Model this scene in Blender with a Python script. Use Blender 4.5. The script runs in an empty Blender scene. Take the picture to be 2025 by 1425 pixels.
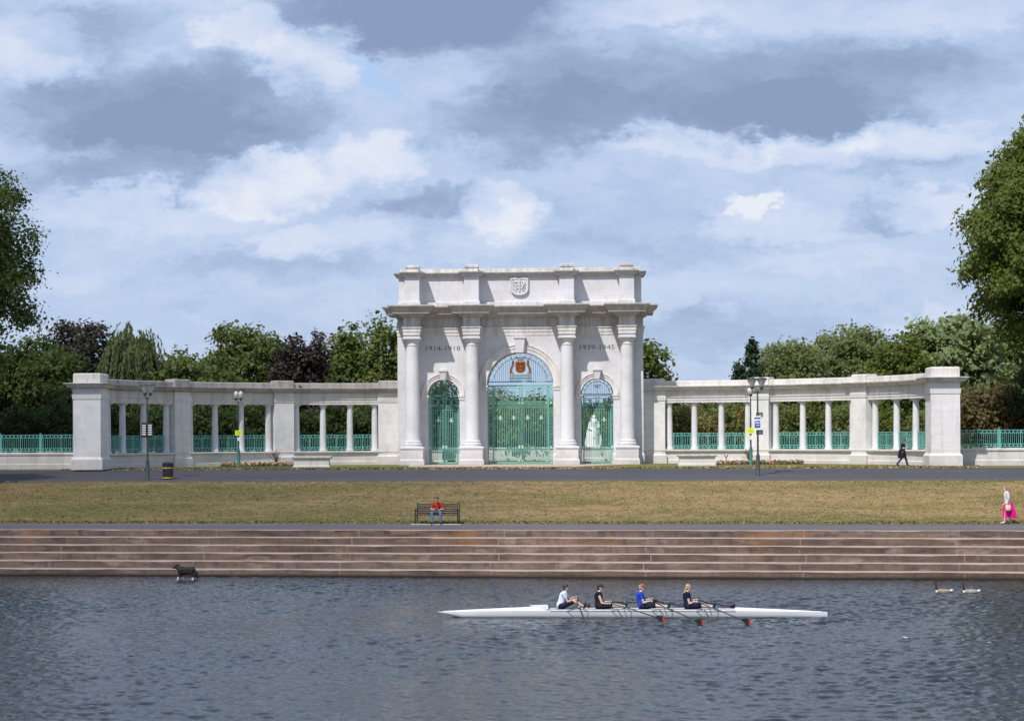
import bpy, bmesh, math, random
import numpy as np
from mathutils import Vector, Matrix
R = math.radians
scene = bpy.context.scene
COL = scene.collection
random.seed(7)

# ------------------------------------------------------------------ camera
F = 4050.0; PX = 907.0; PY = 860.55; YAW = R(4.0); ROLL = R(0.3)
CAM = Vector((5.366, -134.96, 1.93))
cam = bpy.data.cameras.new("camera"); cam_o = bpy.data.objects.new("camera", cam); COL.objects.link(cam_o)
cam.sensor_width = 36.0; cam.lens = F/2025*36; cam.sensor_fit = 'HORIZONTAL'
cam.shift_x = (1012.5-PX)/2025; cam.shift_y = (PY-712.5)/2025
cam.clip_start = 0.5; cam.clip_end = 5000
cam_o.matrix_world = Matrix.Translation(CAM) @ Matrix.Rotation(YAW, 4, 'Z') @ Matrix.Rotation(R(90), 4, 'X') @ Matrix.Rotation(-ROLL, 4, 'Z')
scene.camera = cam_o
def at(px, py, D):
    """world point seen at photo pixel px,py at depth D metres"""
    a = px-PX; b = py-PY
    du = a*math.cos(ROLL)-b*math.sin(ROLL); dv = a*math.sin(ROLL)+b*math.cos(ROLL)
    v = Vector((-math.sin(YAW), math.cos(YAW), 0)); r = Vector((math.cos(YAW), math.sin(YAW), 0))
    return CAM + v*D + r*(du*D/F) + Vector((0, 0, -dv*D/F))

# ------------------------------------------------------------------ light
SUN_TO = Vector((-0.52, -1.0, 1.5)).normalized()
sl = bpy.data.lights.new("sun", 'SUN'); sl.energy = 4.5; sl.angle = R(0.55); sl.color = (1.0, 0.965, 0.925)
so = bpy.data.objects.new("sun", sl); COL.objects.link(so); so.location = (-30, -60, 90)
so.rotation_euler = SUN_TO.to_track_quat('Z', 'Y').to_euler()
scene.view_settings.view_transform = 'Standard'; scene.view_settings.look = 'None'
scene.view_settings.exposure = 0.0; scene.view_settings.gamma = 1.0
scene.cycles.max_bounces = 6; scene.cycles.transparent_max_bounces = 8

class NT:
    """small helper for writing node trees"""
    def __init__(s, tree): s.t = tree; s.n = tree.nodes; s.l = tree.links
    def new(s, typ, **kw):
        n = s.n.new(typ)
        for k, v in kw.items(): setattr(n, k, v)
        return n
    def put(s, sock, v):
        if isinstance(v, bpy.types.NodeSocket): s.l.new(v, sock)
        elif v is not None:
            if isinstance(v, (tuple, list)) and len(v) == 3 and sock.type == 'RGBA': v = (*v, 1)
            sock.default_value = v
    def m(s, op, a, b=None, c=None, clamp=False):
        n = s.new('ShaderNodeMath', operation=op); n.use_clamp = clamp
        s.put(n.inputs[0], a)
        if b is not None: s.put(n.inputs[1], b)
        if c is not None: s.put(n.inputs[2], c)
        return n.outputs[0]
    def vm(s, op, a, b=None):
        n = s.new('ShaderNodeVectorMath', operation=op); s.put(n.inputs[0], a)
        if b is not None: s.put(n.inputs[1], b)
        return n.outputs[0]
    def noise(s, vec, scale, detail=4, rough=0.55, dist=0.0):
        n = s.new('ShaderNodeTexNoise'); s.put(n.inputs['Vector'], vec)
        n.inputs['Scale'].default_value = scale; n.inputs['Detail'].default_value = detail
        n.inputs['Roughness'].default_value = rough; n.inputs['Distortion'].default_value = dist
        return n.outputs['Fac'], n.outputs['Color']
    def mp(s, vec, scale=(1, 1, 1), loc=(0, 0, 0)):
        n = s.new('ShaderNodeMapping'); s.put(n.inputs[0], vec)
        n.inputs['Scale'].default_value = scale; n.inputs['Location'].default_value = loc
        return n.outputs[0]
    def rng(s, v, a, b, c=0.0, d=1.0, smooth=False):
        n = s.new('ShaderNodeMapRange'); n.clamp = True
        if smooth: n.interpolation_type = 'SMOOTHSTEP'
        s.put(n.inputs[0], v)
        for i, x in enumerate((a, b, c, d)): n.inputs[i+1].default_value = x
        return n.outputs[0]
    def mix(s, f, a, b, mode='MIX'):
        n = s.new('ShaderNodeMix', data_type='RGBA', blend_type=mode)
        s.put(n.inputs[0], f); s.put(n.inputs[6], a); s.put(n.inputs[7], b)
        return n.outputs[2]
    def ramp(s, f, stops):
        n = s.new('ShaderNodeValToRGB'); s.put(n.inputs[0], f)
        e = n.color_ramp.elements
        while len(e) < len(stops): e.new(0.5)
        for i, (p, c) in enumerate(stops): e[i].position = p; e[i].color = (*c, 1)
        return n.outputs[0]
    def sep(s, v):
        n = s.new('ShaderNodeSeparateXYZ'); s.put(n.inputs[0], v); return n.outputs

# ------------------------------------------------------------------ sky
w = bpy.data.worlds.new("World"); scene.world = w; w.use_nodes = True
N = NT(w.node_tree); N.n.clear()
tc = N.new('ShaderNodeTexCoord').outputs['Generated']
sky = N.new('ShaderNodeTexSky', sky_type='NISHITA'); sky.sun_disc = False
sky.sun_elevation = math.asin(SUN_TO.z); sky.sun_rotation = math.atan2(SUN_TO.x, SUN_TO.y)
sky.air_density = 1.0; sky.dust_density = 0.6; sky.ozone_density = 1.5
X, Y, Z = N.sep(tc)
ady = N.m('MAXIMUM', N.m('ABSOLUTE', Y), 0.02)
gx = N.m('DIVIDE', X, ady); gz = N.m('DIVIDE', Z, ady)
cmb = N.new('ShaderNodeCombineXYZ'); N.put(cmb.inputs[0], gx); N.put(cmb.inputs[1], gz); N.put(cmb.inputs[2], N.m('MULTIPLY', N.m('SIGN', Y), 3.0))
# the cloud deck: coordinates stretch with nearness to the horizon
gv = cmb.outputs[0]
w1 = N.noise(N.mp(gv, (9, 16, 1)), 1.0, 5, 0.6)[1]
w2 = N.noise(N.mp(gv, (36, 60, 1)), 1.0, 8, 0.68)[1]
def ctr(c, k): return N.vm('MULTIPLY', N.vm('SUBTRACT', c, (0.5, 0.5, 0.5)), (k[0], k[1], 0))
wv = N.vm('ADD', N.vm('ADD', gv, ctr(w1, (0.085, 0.040, 0))), ctr(w2, (0.052, 0.034, 0)))
wx, wy, wz = N.sep(wv)
front = N.rng(Y, 0.0, 0.1)
def skypt(px, py):
    d = at(px, py, 1.0)-CAM
    return d.x/d.y, d.z/d.y
field = None
BL = [ # px, py, rx, ry, amount
 (300,225,400,115,-.50),(330,262,270,55,-.26),(250,345,290,40,-.34),(860,25,430,95,-.72),(1000,-30,330,60,-.3),(1480,185,520,125,-.46),(1570,228,290,60,-.34),
 (1060,250,270,75,-.32),(170,55,200,60,-.32),(880,400,160,35,-.34),(560,520,360,45,-.20),(1730,330,260,35,-.20),
 (1730,425,110,38,-.26),(1450,660,520,70,-.24),(1100,130,150,60,-.1),(1300,500,260,35,-.14),(300,600,400,50,-.14),(1830,120,200,50,-.14),
 (60,100,150,85,.30),(470,55,100,60,.48),(600,120,130,75,.40),(520,350,170,62,.58),(740,315,110,50,.46),(1000,425,110,66,.52),(1040,455,90,45,.25),
 (1450,392,52,26,.55),(1490,378,46,20,.5),(1470,400,110,34,.2),(1370,290,250,36,.36),(1630,300,150,45,.38),(1830,285,170,48,.34),(1850,415,150,40,.42),
 (660,462,170,42,.28),(1250,30,200,50,.30),(1840,635,90,35,.36),(300,415,280,50,.20),(1500,450,140,45,.22),(1010,600,500,22,.10),
 (900,500,200,26,.14),(1640,520,220,30,.14),(180,300,60,25,.12),(1900,25,200,45,.18),
]
for (px, py, rx, ry, a) in BL:
    cx, cy = skypt(px, py)
    ddx = N.m('MULTIPLY', N.m('SUBTRACT', wx, cx), F/rx); ddy = N.m('MULTIPLY', N.m('SUBTRACT', wy, cy), F/ry)
    d2 = N.m('ADD', N.m('MULTIPLY', ddx, ddx), N.m('MULTIPLY', ddy, ddy))
    g = N.rng(d2, 0.0 if a < 0 else .25, 1.35 if a < 0 else 1.15, a*(1 if a < 0 else .90), 0.0, True)
    field = g if field is None else N.m('ADD', field, g)
field = N.m('MULTIPLY', field, front)
n1 = N.noise(N.mp(tc, (2.6, 2.6, 8.0)), 1.0, 6, 0.55, 0.3)[0]       # big clouds round the whole sky
n2 = N.noise(N.mp(gv, (7, 22, 1), (3, 1, 0)), 1.0, 7, 0.60, 0.4)[0]   # flat streaks near the horizon
n3 = N.noise(N.mp(gv, (30, 60, 1), (1, 5, 0)), 1.0, 6, 0.66)[0]
n4 = N.noise(N.mp(wv, (13, 30, 1), (4, 2, 0)), 1.0, 5, 0.62)[0]
bil = N.m('SUBTRACT', 0.16, N.m('ABSOLUTE', N.m('SUBTRACT', n4, 0.5)))
hi = N.rng(Z, 0.20, 0.42)
big = N.m('MULTIPLY', N.m('SUBTRACT', n1, 0.5), N.m('MULTIPLY_ADD', hi, 1.2, 0.15))
t = N.m('ADD', N.m('ADD', N.m('ADD', 0.49, N.m('ADD', N.m('MULTIPLY', field, 0.86), N.m('MULTIPLY', bil, 0.75))), big), N.m('ADD', N.m('MULTIPLY', N.m('SUBTRACT', n2, 0.5), 0.60), N.m('MULTIPLY', N.m('SUBTRACT', n3, 0.5), 0.26)))
K = 10.0
t = N.m('MULTIPLY_ADD', t, 0.96, -0.035)
cl = N.ramp(t, [(-0.0, (.255, .335, .525)), (0.22, (.335, .43, .645)), (0.44, (.475, .60, .83)), (0.62, (.60, .69, .90)), (0.82, (.715, .775, .93)), (1.0, (.84, .87, .955))])
# a blue gap in the clouds
bcx, bcy = skypt(722, 150)
bx = N.m('MULTIPLY', N.m('SUBTRACT', N.m('SUBTRACT', wx, bcx), N.m('MULTIPLY', N.m('SUBTRACT', bcy, wy), 0.55)), F/42); by = N.m('MULTIPLY', N.m('SUBTRACT', wy, bcy), F/85)
gap = N.rng(N.m('ADD', N.m('MULTIPLY', bx, bx), N.m('MULTIPLY', by, by)), 0.0, 1.0, 0.75, 0.0, True)
gap = N.m('MULTIPLY', gap, front)
low = N.m('MULTIPLY', N.rng(Z, 0.09, 0.0, 0.0, 0.35), 1.0)
cl = N.mix(gap, cl, (.42, .62, .93)); cl = N.mix(low, cl, (.42, .56, .80))
cl = N.mix(N.rng(Z, 0.24, 0.55, 0.0, 0.55), cl, (.26, .36, .58))
clk = N.mix(1.0, cl, (K, K, K), 'MULTIPLY')
clk.node.clamp_result = False
fin = N.mix(0.92, sky.outputs[0], clk)
bg = N.new('ShaderNodeBackground'); N.put(bg.inputs[0], fin); bg.inputs[1].default_value = 0.1
out = N.new('ShaderNodeOutputWorld'); N.l.new(bg.outputs[0], out.inputs[0])
w.cycles.sampling_method = 'MANUAL'; w.cycles.sample_map_resolution = 512

# ------------------------------------------------------------------ naming helpers
def tag(o, label=None, cat=None, group=None, kind=None):
    if label: o['label'] = label
    if cat: o['category'] = cat
    if group: o['group'] = group
    if kind: o['kind'] = kind
    return o
def thing(name, label, cat, loc=(0, 0, 0), rz=0.0, group=None, sc=1.0):
    o = bpy.data.objects.new(name, None); COL.objects.link(o)
    o.location = loc; o.rotation_euler = (0, 0, rz); o.scale = (sc, sc, sc); o.empty_display_size = 0.3
    return tag(o, label, cat, group)
def kids(o): return [c for c in bpy.data.objects if c.parent == o]
def copy_thing(o, loc, rz=0.0, label=None, sc=None):
    c = o.copy(); COL.objects.link(c); c.location = loc; c.rotation_euler = (0, 0, rz)
    if sc: c.scale = (sc, sc, sc)
    if label: c['label'] = label
    for k in kids(o):
        k2 = k.copy(); COL.objects.link(k2); k2.parent = c
        for g in kids(k):
            g2 = g.copy(); COL.objects.link(g2); g2.parent = k2
    return c

# ------------------------------------------------------------------ mesh builder
class MB:
    def __init__(s): s.v = []; s.f = []; s.mi = []; s.M = Matrix.Identity(4); s.cur = 0
    def add(s, vs, fs):
        b = len(s.v)
        s.v += [tuple(s.M @ Vector(v)) for v in vs]
        s.f += [tuple(b+i for i in f) for f in fs]; s.mi += [s.cur]*len(fs)
    def box(s, x0, x1, y0, y1, z0, z1):
        s.add([(x0,y0,z0),(x1,y0,z0),(x1,y1,z0),(x0,y1,z0),(x0,y0,z1),(x1,y0,z1),(x1,y1,z1),(x0,y1,z1)],
              [(0,3,2,1),(4,5,6,7),(0,1,5,4),(1,2,6,5),(2,3,7,6),(3,0,4,7)])
    def loft(s, loops, cap=True):
        n = len(loops[0]); b = []
        for l in loops: b += list(l)
        fs = []
        for k in range(len(loops)-1):
            for i in range(n):
                j = (i+1) % n
                fs.append((k*n+i, k*n+j, (k+1)*n+j, (k+1)*n+i))
        if cap:
            fs.append(tuple(reversed(range(n)))); fs.append(tuple(range((len(loops)-1)*n, len(loops)*n)))
        s.add(b, fs)
    def stack(s, plan, levels):
        """plan(ov) -> list of (x,y) ccw; levels: (z, ov)"""
        s.loft([[(x, y, z) for x, y in plan(ov)] for z, ov in levels])
    def lathe(s, prof, c=(0, 0, 0), n=20):
        s.loft([[(c[0]+r*math.cos(2*math.pi*i/n), c[1]+r*math.sin(2*math.pi*i/n), c[2]+z) for i in range(n)] for r, z in prof])
    def tube(s, pts, r, n=6, r2=None):
        pts = [Vector(p) for p in pts]; m = len(pts)
        loops = []
        for i, p in enumerate(pts):
            d = (pts[min(i+1, m-1)]-pts[max(i-1, 0)])
            if d.length < 1e-9: d = Vector((0, 0, 1))
            d.normalize()
            a = Vector((0, 0, 1)) if abs(d.z) < 0.9 else Vector((1, 0, 0))
            u = d.cross(a).normalized(); v = d.cross(u)
            rr = r if r2 is None else r+(r2-r)*i/(m-1)
            loops.append([tuple(p+u*(rr*math.cos(-2*math.pi*k/n))+v*(rr*math.sin(-2*math.pi*k/n))) for k in range(n)])
        s.loft(loops)
    def bar(s, p0, p1, wx, wy):
        """rectangular bar between points; wx across horizontal, wy the other way"""
        p0 = Vector(p0); p1 = Vector(p1); d = (p1-p0).normalized()
        a = Vector((0, 0, 1)) if abs(d.z) < 0.9 else Vector((0, 1, 0))
        u = d.cross(a).normalized()*wx/2; v = d.cross(u).normalized()*wy/2
        s.loft([[tuple(p-u-v), tuple(p+u-v), tuple(p+u+v), tuple(p-u+v)] for p in (p0, p1)])
    def ball(s, c, r, n=10, m=7, sc=(1, 1, 1)):
        loops = []
        for k in range(m+1):
            a = -math.pi/2+math.pi*k/m; a = max(-math.pi/2+0.12, min(math.pi/2-0.12, a))
            loops.append([(c[0]+r*sc[0]*math.cos(a)*math.cos(2*math.pi*i/n), c[1]+r*sc[1]*math.cos(a)*math.sin(2*math.pi*i/n), c[2]+r*sc[2]*math.sin(a)) for i in range(n)])
        s.loft(loops)
    def prism(s, poly, y0, y1):
        """poly (x,z) extruded along y"""
        n = len(poly)
        s.add([(x, y0, z) for x, z in poly]+[(x, y1, z) for x, z in poly],
              [tuple(range(n)), tuple(reversed(range(n, 2*n)))]+[(i, i+n, (i+1) % n+n, (i+1) % n) for i in range(n)])
    def ring(s, c, r, t, n=14, w=None):
        """ring in the xz plane"""
        w = w or t
        self = s
        lo = []
        for i in range(n):
            a = 2*math.pi*i/n; ca, sa = math.cos(a), math.sin(a)
            lo.append([(c[0]+(r-t/2)*ca, c[1]-w/2, c[2]+(r-t/2)*sa), (c[0]+(r+t/2)*ca, c[1]-w/2, c[2]+(r+t/2)*sa),
                       (c[0]+(r+t/2)*ca, c[1]+w/2, c[2]+(r+t/2)*sa), (c[0]+(r-t/2)*ca, c[1]+w/2, c[2]+(r-t/2)*sa)])
        lo.append(lo[0]); s.loft(lo, cap=False)
    def build(s, name, mats, parent=None, smooth=False, fix=True):
        me = bpy.data.meshes.new(name); me.from_pydata(s.v, [], s.f)
        if not isinstance(mats, (list, tuple)): mats = [mats]
        for m_ in mats: me.materials.append(m_)
        if len(mats) > 1: me.polygons.foreach_set('material_index', s.mi)
        if fix:
            bm = bmesh.new(); bm.from_mesh(me); bmesh.ops.recalc_face_normals(bm, faces=bm.faces); bm.to_mesh(me); bm.free()
        if smooth:
            me.shade_smooth()
            try: me.set_sharp_from_angle(angle=R(smooth if smooth > 1 else 40))
            except Exception: pass
        me.update()
        o = bpy.data.objects.new(name, me); COL.objects.link(o)
        if parent: o.parent = parent
        return o
def bevel(o, wdt=0.01, seg=1):
    b = o.modifiers.new('bevel', 'BEVEL'); b.width = wdt; b.segments = seg; b.limit_method = 'ANGLE'; b.angle_limit = R(40)
    return o

# ------------------------------------------------------------------ materials
def mat(name, col, rough=0.8, metal=0.0, spec=0.5, fn=None, bump=None):
    m = bpy.data.materials.new(name); m.use_nodes = True
    T = NT(m.node_tree); b = T.n['Principled BSDF']
    b.inputs['Roughness'].default_value = rough; b.inputs['Metallic'].default_value = metal
    b.inputs['Specular IOR Level'].default_value = spec
    oc = T.new('ShaderNodeTexCoord').outputs['Object']
    if fn: c = fn(T, oc, col)
    else:
        f = T.noise(oc, 9.0, 3)[0]
        c = T.mix(T.rng(f, 0.3, 0.7), tuple(x*0.86 for x in col), tuple(min(1, x*1.1) for x in col))
    T.put(b.inputs['Base Color'], c)
    if bump:
        bn = T.new('ShaderNodeBump'); bn.inputs['Strength'].default_value = bump[1]; bn.inputs['Distance'].default_value = bump[2]
        T.put(bn.inputs['Height'], T.noise(oc, bump[0], 5, 0.65)[0]); T.l.new(bn.outputs[0], b.inputs['Normal'])
    return m
def stone_fn(weather, joint=True, stain=(.17, .15, .125)):
    def fn(T, oc, col):
        wc = T.new('ShaderNodeNewGeometry').outputs['Position']
        x, y, z = T.sep(wc)
        cb = T.new('ShaderNodeCombineXYZ'); T.put(cb.inputs[0], T.m('ADD', x, T.m('MULTIPLY', y, 0.7))); T.put(cb.inputs[1], z)
        c = T.mix(T.rng(T.noise(wc, 0.55, 5, 0.6)[0], 0.35, 0.68), tuple(a*.90 for a in col), col)
        c = T.mix(T.rng(T.noise(wc, 6.0, 4, 0.7)[0], 0.35, 0.75, 0.0, 0.5), c, tuple(a*.86 for a in col))
        if joint:
            b = T.new('ShaderNodeTexBrick'); T.put(b.inputs['Vector'], cb.outputs[0])
            b.inputs['Scale'].default_value = 1.0; b.inputs['Brick Width'].default_value = 1.15; b.inputs['Row Height'].default_value = 0.46
            b.inputs['Mortar Size'].default_value = 0.011; b.inputs['Mortar Smooth'].default_value = 0.3; b.inputs['Bias'].default_value = -0.15
            b.inputs['Color1'].default_value = (1, 1, 1, 1); b.inputs['Color2'].default_value = (.955, .95, .945, 1); b.inputs['Mortar'].default_value = (.84, .83, .82, 1)
            c = T.mix(1.0, c, b.outputs['Color'], 'MULTIPLY')
        # rain streaks and lichen: vertical runs with edges of their own
        st = T.noise(T.mp(wc, (2.3, 2.3, 0.28)), 1.0, 6, 0.7)[0]
        c = T.mix(T.rng(st, 0.60-0.22*weather, 0.86-0.2*weather, 0.0, min(0.95, 0.25+0.7*weather)), c, stain)
        pt = T.noise(wc, 2.7, 7, 0.75)[0]
        c = T.mix(T.rng(pt, 0.56, 0.72, 0.0, 0.15+0.5*weather), c, (.27, .235, .185))
        gr = T.noise(T.mp(wc, (.5, .5, .5), (9, 9, 3)), 1.0, 6, 0.7)[0]
        c = T.mix(T.rng(gr, 0.47, 0.66, 0.0, 0.52), c, (.49, .475, .45))
        tb = T.m('MAXIMUM', T.rng(z, 12.0, 13.0), T.m('MULTIPLY', T.rng(z, 8.2, 9.5), T.rng(z, 10.9, 10.5)))
        sk = T.noise(T.mp(wc, (3.4, 3.4, 0.35), (2, 2, 2)), 1.0, 6, 0.72)[0]
        c = T.mix(T.m('MULTIPLY', tb, T.rng(sk, 0.42, 0.66, 0.0, 0.75)), c, (.33, .31, .265))
        # damp, dirty foot next to the ground
        ft = T.m('MULTIPLY', T.rng(T.m('ADD', z, T.m('MULTIPLY', T.noise(wc, 1.6, 5, .7)[0], 1.3)), 0.55, 1.7, 1.0, 0.0), 0.45)
        return T.mix(ft, c, (.36, .31, .25))
    return fn
STONE = (.735, .722, .738)
M = {}
M['stone'] = mat('portland_stone', STONE, 0.85, spec=.25, fn=stone_fn(0.26, True, (.36, .34, .31)), bump=(14, .25, .02))
M['smooth_stone'] = mat('smooth_stone', STONE, 0.82, spec=.25, fn=stone_fn(0.16, False, (.40, .38, .35)), bump=(14, .2, .015))
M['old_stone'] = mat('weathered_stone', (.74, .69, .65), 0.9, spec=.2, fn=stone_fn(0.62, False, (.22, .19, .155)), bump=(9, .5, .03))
M['dark_stone'] = mat('soot_and_shade_stone', (.46, .42, .395), 0.9, spec=.2, fn=stone_fn(0.75, False, (.15, .13, .11)), bump=(9, .5, .03))  # staining plus the left wing's dimmer light, both mixed into the colour
M['mid_stone'] = mat('rain_washed_stone', (.78, .74, .71), 0.88, spec=.2, fn=stone_fn(0.50, False, (.25, .23, .20)), bump=(10, .4, .025))
M['cut'] = mat('incised_letter', (.15, .13, .12), 0.9)
M['iron'] = mat('turquoise_ironwork', (.165, .43, .37), 0.42, spec=.5)
M['iron_light'] = mat('pale_boss_paint', (.50, .74, .66), 0.4, spec=.5)
M['rail'] = mat('turquoise_railing', (.15, .43, .38), 0.45, spec=.5)
M['black'] = mat('black_paint', (.018, .019, .02), 0.35, spec=.5)
M['lamp_metal'] = mat('dark_grey_green_paint', (.045, .06, .058), 0.45, spec=.5)
M['lamp_green'] = mat('faded_green_paint', (.045, .155, .12), 0.5)
M['glass'] = mat('lamp_bowl', (.62, .60, .56), 0.15, spec=.6)
M['chrome'] = mat('galvanised', (.45, .46, .47), 0.35, metal=.8)
M['yellow'] = mat('yellow_plate', (.78, .86, .03), 0.5)
M['white'] = mat('white_paint', (.80, .80, .80), 0.35)
M['blue'] = mat('blue_print', (.05, .08, .33), 0.5)
M['gold'] = mat('gold_paint', (.70, .46, .06), 0.35)
M['red'] = mat('red_paint', (.62, .035, .018), 0.4)
M['marble'] = mat('white_marble', (.82, .82, .82), 0.5)
M['dirt'] = mat('garden_soil', (.07, .05, .035), 0.95, bump=(20, .6, .05))
M['plaster_grey'] = mat('grey_concrete', (.30, .29, .275), 0.9, bump=(12, .4, .02))

# unseen cloud added high behind the viewer to dim the left of the view
cm = bpy.data.materials.new('shade_cloud_vapour'); cm.use_nodes = True; cm.node_tree.nodes.clear()
T = NT(cm.node_tree); pvn = T.new('ShaderNodeVolumePrincipled'); pvn.inputs['Density'].default_value = .0135; pvn.inputs['Color'].default_value = (1, 1, 1, 1); pvn.inputs['Anisotropy'].default_value = .5
T.l.new(pvn.outputs[0], T.new('ShaderNodeOutputMaterial').inputs['Volume'])
g = MB(); ALT = 480.0
cx0, cy0 = -79-.52*ALT/1.5, -34-1.0*ALT/1.5
g.ball((cx0, cy0, ALT), 1.0, 40, 20, (76, 110, 24))
for v_i, v_ in enumerate(g.v):
    x_, y_, z_ = v_; a_ = math.atan2(y_-cy0, x_-cx0); k_ = 1+.05*math.sin(3*a_+1)+.035*math.sin(7*a_+2)
    g.v[v_i] = (cx0+(x_-cx0)*k_, cy0+(y_-cy0)*k_, z_)
tag(g.build('cloud', cm, smooth=170), 'unseen cloud added behind the viewer to shade the left side', kind='structure')

# ------------------------------------------------------------------ ground, road, path, steps, water
BA = R(4.0); BE = Vector((math.cos(BA), -math.sin(BA), 0)); BNN = Vector((math.sin(BA), math.cos(BA), 0))
def bk(s, w_, z=0.0): p = BE*s+BNN*w_; return (p.x, p.y, z)
def wof(x, y): return y*math.cos(BA)+x*math.sin(BA)
WATER = -4.17
PROF = [(-43.3, -2.30), (-39.8, -2.17), (-25.9, -0.50), (-16.0, -0.04), (-13.6, 0.0)]
def gz(x, y):
    w_ = wof(x, y)
    if w_ <= PROF[0][0]: return PROF[0][1]
    for (a, za), (b, zb) in zip(PROF, PROF[1:]):
        if w_ <= b: return za+(zb-za)*(w_-a)/(b-a)
    return 0.0
def onground(px, py, D): p = at(px, py, D); return Vector((p.x, p.y, gz(p.x, p.y)))

def fn_lawn(T, oc, col):
    wc = T.new('ShaderNodeNewGeometry').outputs['Position']
    x, y, z = T.sep(wc)
    ww = T.m('ADD', T.m('MULTIPLY', y, math.cos(BA)), T.m('MULTIPLY', x, math.sin(BA)))
    big = T.noise(T.mp(wc, (.09, .30, .1)), 1.0, 6, .65)[0]
    md = T.noise(T.mp(wc, (.8, .9, 1)), 1.0, 8, .8)[0]
    fine = T.noise(T.mp(wc, (2.2, 5.5, 1)), 1.0, 5, .75)[0]
    dry = T.mix(T.rng(md, .36, .62), (.165, .113, .050), (.315, .225, .108))
    dry = T.mix(T.rng(x, -6, 26, 0, .55), dry, (.37, .265, .115))
    grn = T.mix(T.rng(md, .3, .7), (.085, .090, .028), (.155, .150, .045))
    edge = T.m('MAXIMUM', T.rng(ww, -37.6, -39.6, 0, .9), T.rng(ww, -28.0, -26.2, 0, .25))
    left = T.rng(x, 4, -24, 0.0, .55)
    g = T.m('ADD', T.m('MAXIMUM', edge, left), T.rng(big, .40, .60, -.45, .85), clamp=True)
    g = T.m('MULTIPLY', g, T.rng(T.noise(T.mp(wc, (1.1, 2.2, 1)), 1.0, 5, .7)[0], .32, .6, .25, 1.0))
    c = T.mix(g, dry, grn)
    front = T.rng(ww, -16.5, -15.5)
    c = T.mix(front, c, T.mix(T.rng(md, .35, .65), (.13, .145, .03), (.25, .22, .08)))
    far = T.rng(y, 2.0, 3.0)
    c = T.mix(far, c, T.mix(T.rng(md, .35, .65), (.07, .11, .025), (.16, .16, .05)))
    return T.mix(T.rng(fine, .42, .70, 0.0, .75), c, (.085, .064, .032))
M['lawn'] = mat('dry_lawn', (0, 0, 0), 0.95, spec=.1, fn=fn_lawn, bump=(5, .6, .05))
def fn_asph(T, oc, col):
    wc = T.new('ShaderNodeNewGeometry').outputs['Position']
    a = T.noise(T.mp(wc, (.10, .5, 1)), 1.0, 5, .6)[0]; b = T.noise(wc, 9.0, 4, .7)[0]
    c = T.mix(T.rng(a, .35, .68), tuple(v*.84 for v in col), tuple(v*1.16 for v in col))
    c = T.mix(T.rng(b, .35, .7, 0, .35), c, tuple(v*.55 for v in col))
    return T.mix(T.rng(T.noise(T.mp(wc, (.35, 1.6, 1), (4, 2, 0)), 1.0, 3, .5)[0], .66, .70, 0, .5), c, tuple(v*.55 for v in col))
M['asphalt'] = mat('asphalt', (.082, .077, .086), 0.9, spec=.2, fn=fn_asph, bump=(30, .4, .01))
M['path'] = mat('riverside_path_asphalt', (.135, .118, .125), 0.9, spec=.2, fn=fn_asph, bump=(30, .4, .01))
M['paving'] = mat('pale_paving', (.44, .36, .28), 0.9)

g = MB()
ss = [-900, -200, -80, -60, -40, -20, 0, 20, 40, 60, 80, 200, 900]
pr = PROF+[(0.0, 0.0), (40.0, 0.0), (150, 0.0), (2500, 0.0)]
vs = [bk(s, w_, z) for w_, z in pr for s in ss]; n = len(ss)
g.add(vs, [(r_*n+i, r_*n+i+1, (r_+1)*n+i+1, (r_+1)*n+i) for r_ in range(len(pr)-1) for i in range(n-1)])
tag(g.build('lawn', M['lawn'], fix=False), 'dry brown and green grass between the riverside path and the memorial', kind='structure')
def ribbon(name, label, m, nodes, s0=-150, s1=150, dz=.004):
    g = MB(); k = 30
    vs = [bk(s0+(s1-s0)*i/k, w_, z+dz) for w_, z in nodes for i in range(k+1)]
    g.add(vs, [(r_*(k+1)+i, r_*(k+1)+i+1, (r_+1)*(k+1)+i+1, (r_+1)*(k+1)+i) for r_ in range(len(nodes)-1) for i in range(k)])
    return tag(g.build(name, m, fix=False), label, kind='structure')
ribbon('road', 'grey asphalt road in front of the memorial', M['asphalt'], [PROF[2], PROF[3]])
ribbon('path', 'grey riverside path along the top of the steps', M['path'], [PROF[0], PROF[1]])
M['kerb'] = mat('worn_grey_kerb', (.13, .13, .135), .9)
kb = MB()
for i in range(60):
    s0 = -60+i*2
    a = bk(s0+.01, -26.06); b = bk(s0+1.99, -26.06); c = bk(s0+1.99, -25.91); d = bk(s0+.01, -25.91)
    zb, zt = -.62, -.42
    kb.add([(*a[:2], zb), (*b[:2], zb), (*c[:2], zb), (*d[:2], zb), (*a[:2], zt), (*b[:2], zt), (*c[:2], zt), (*d[:2], zt)],
           [(4, 5, 6, 7), (0, 1, 5, 4), (1, 2, 6, 5), (2, 3, 7, 6), (3, 0, 4, 7)])
tag(kb.build('kerb', M['kerb'], fix=False), 'low concrete kerb between the lawn and the road', kind='structure')
pv = MB()
pv.add([(-6.2, -13.2, .008), (4.6, -13.6, .008), (4.2, -9, .008), (7.2, -1.6, .008), (7.2, 3.0, .008), (-7.2, 3.0, .008), (-7.2, -1.6, .008)], [(0, 1, 2, 3, 4, 5, 6)])
tag(pv.build('paving', M['paving'], fix=False), 'pale worn paving in front of the three gates', kind='structure')

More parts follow.
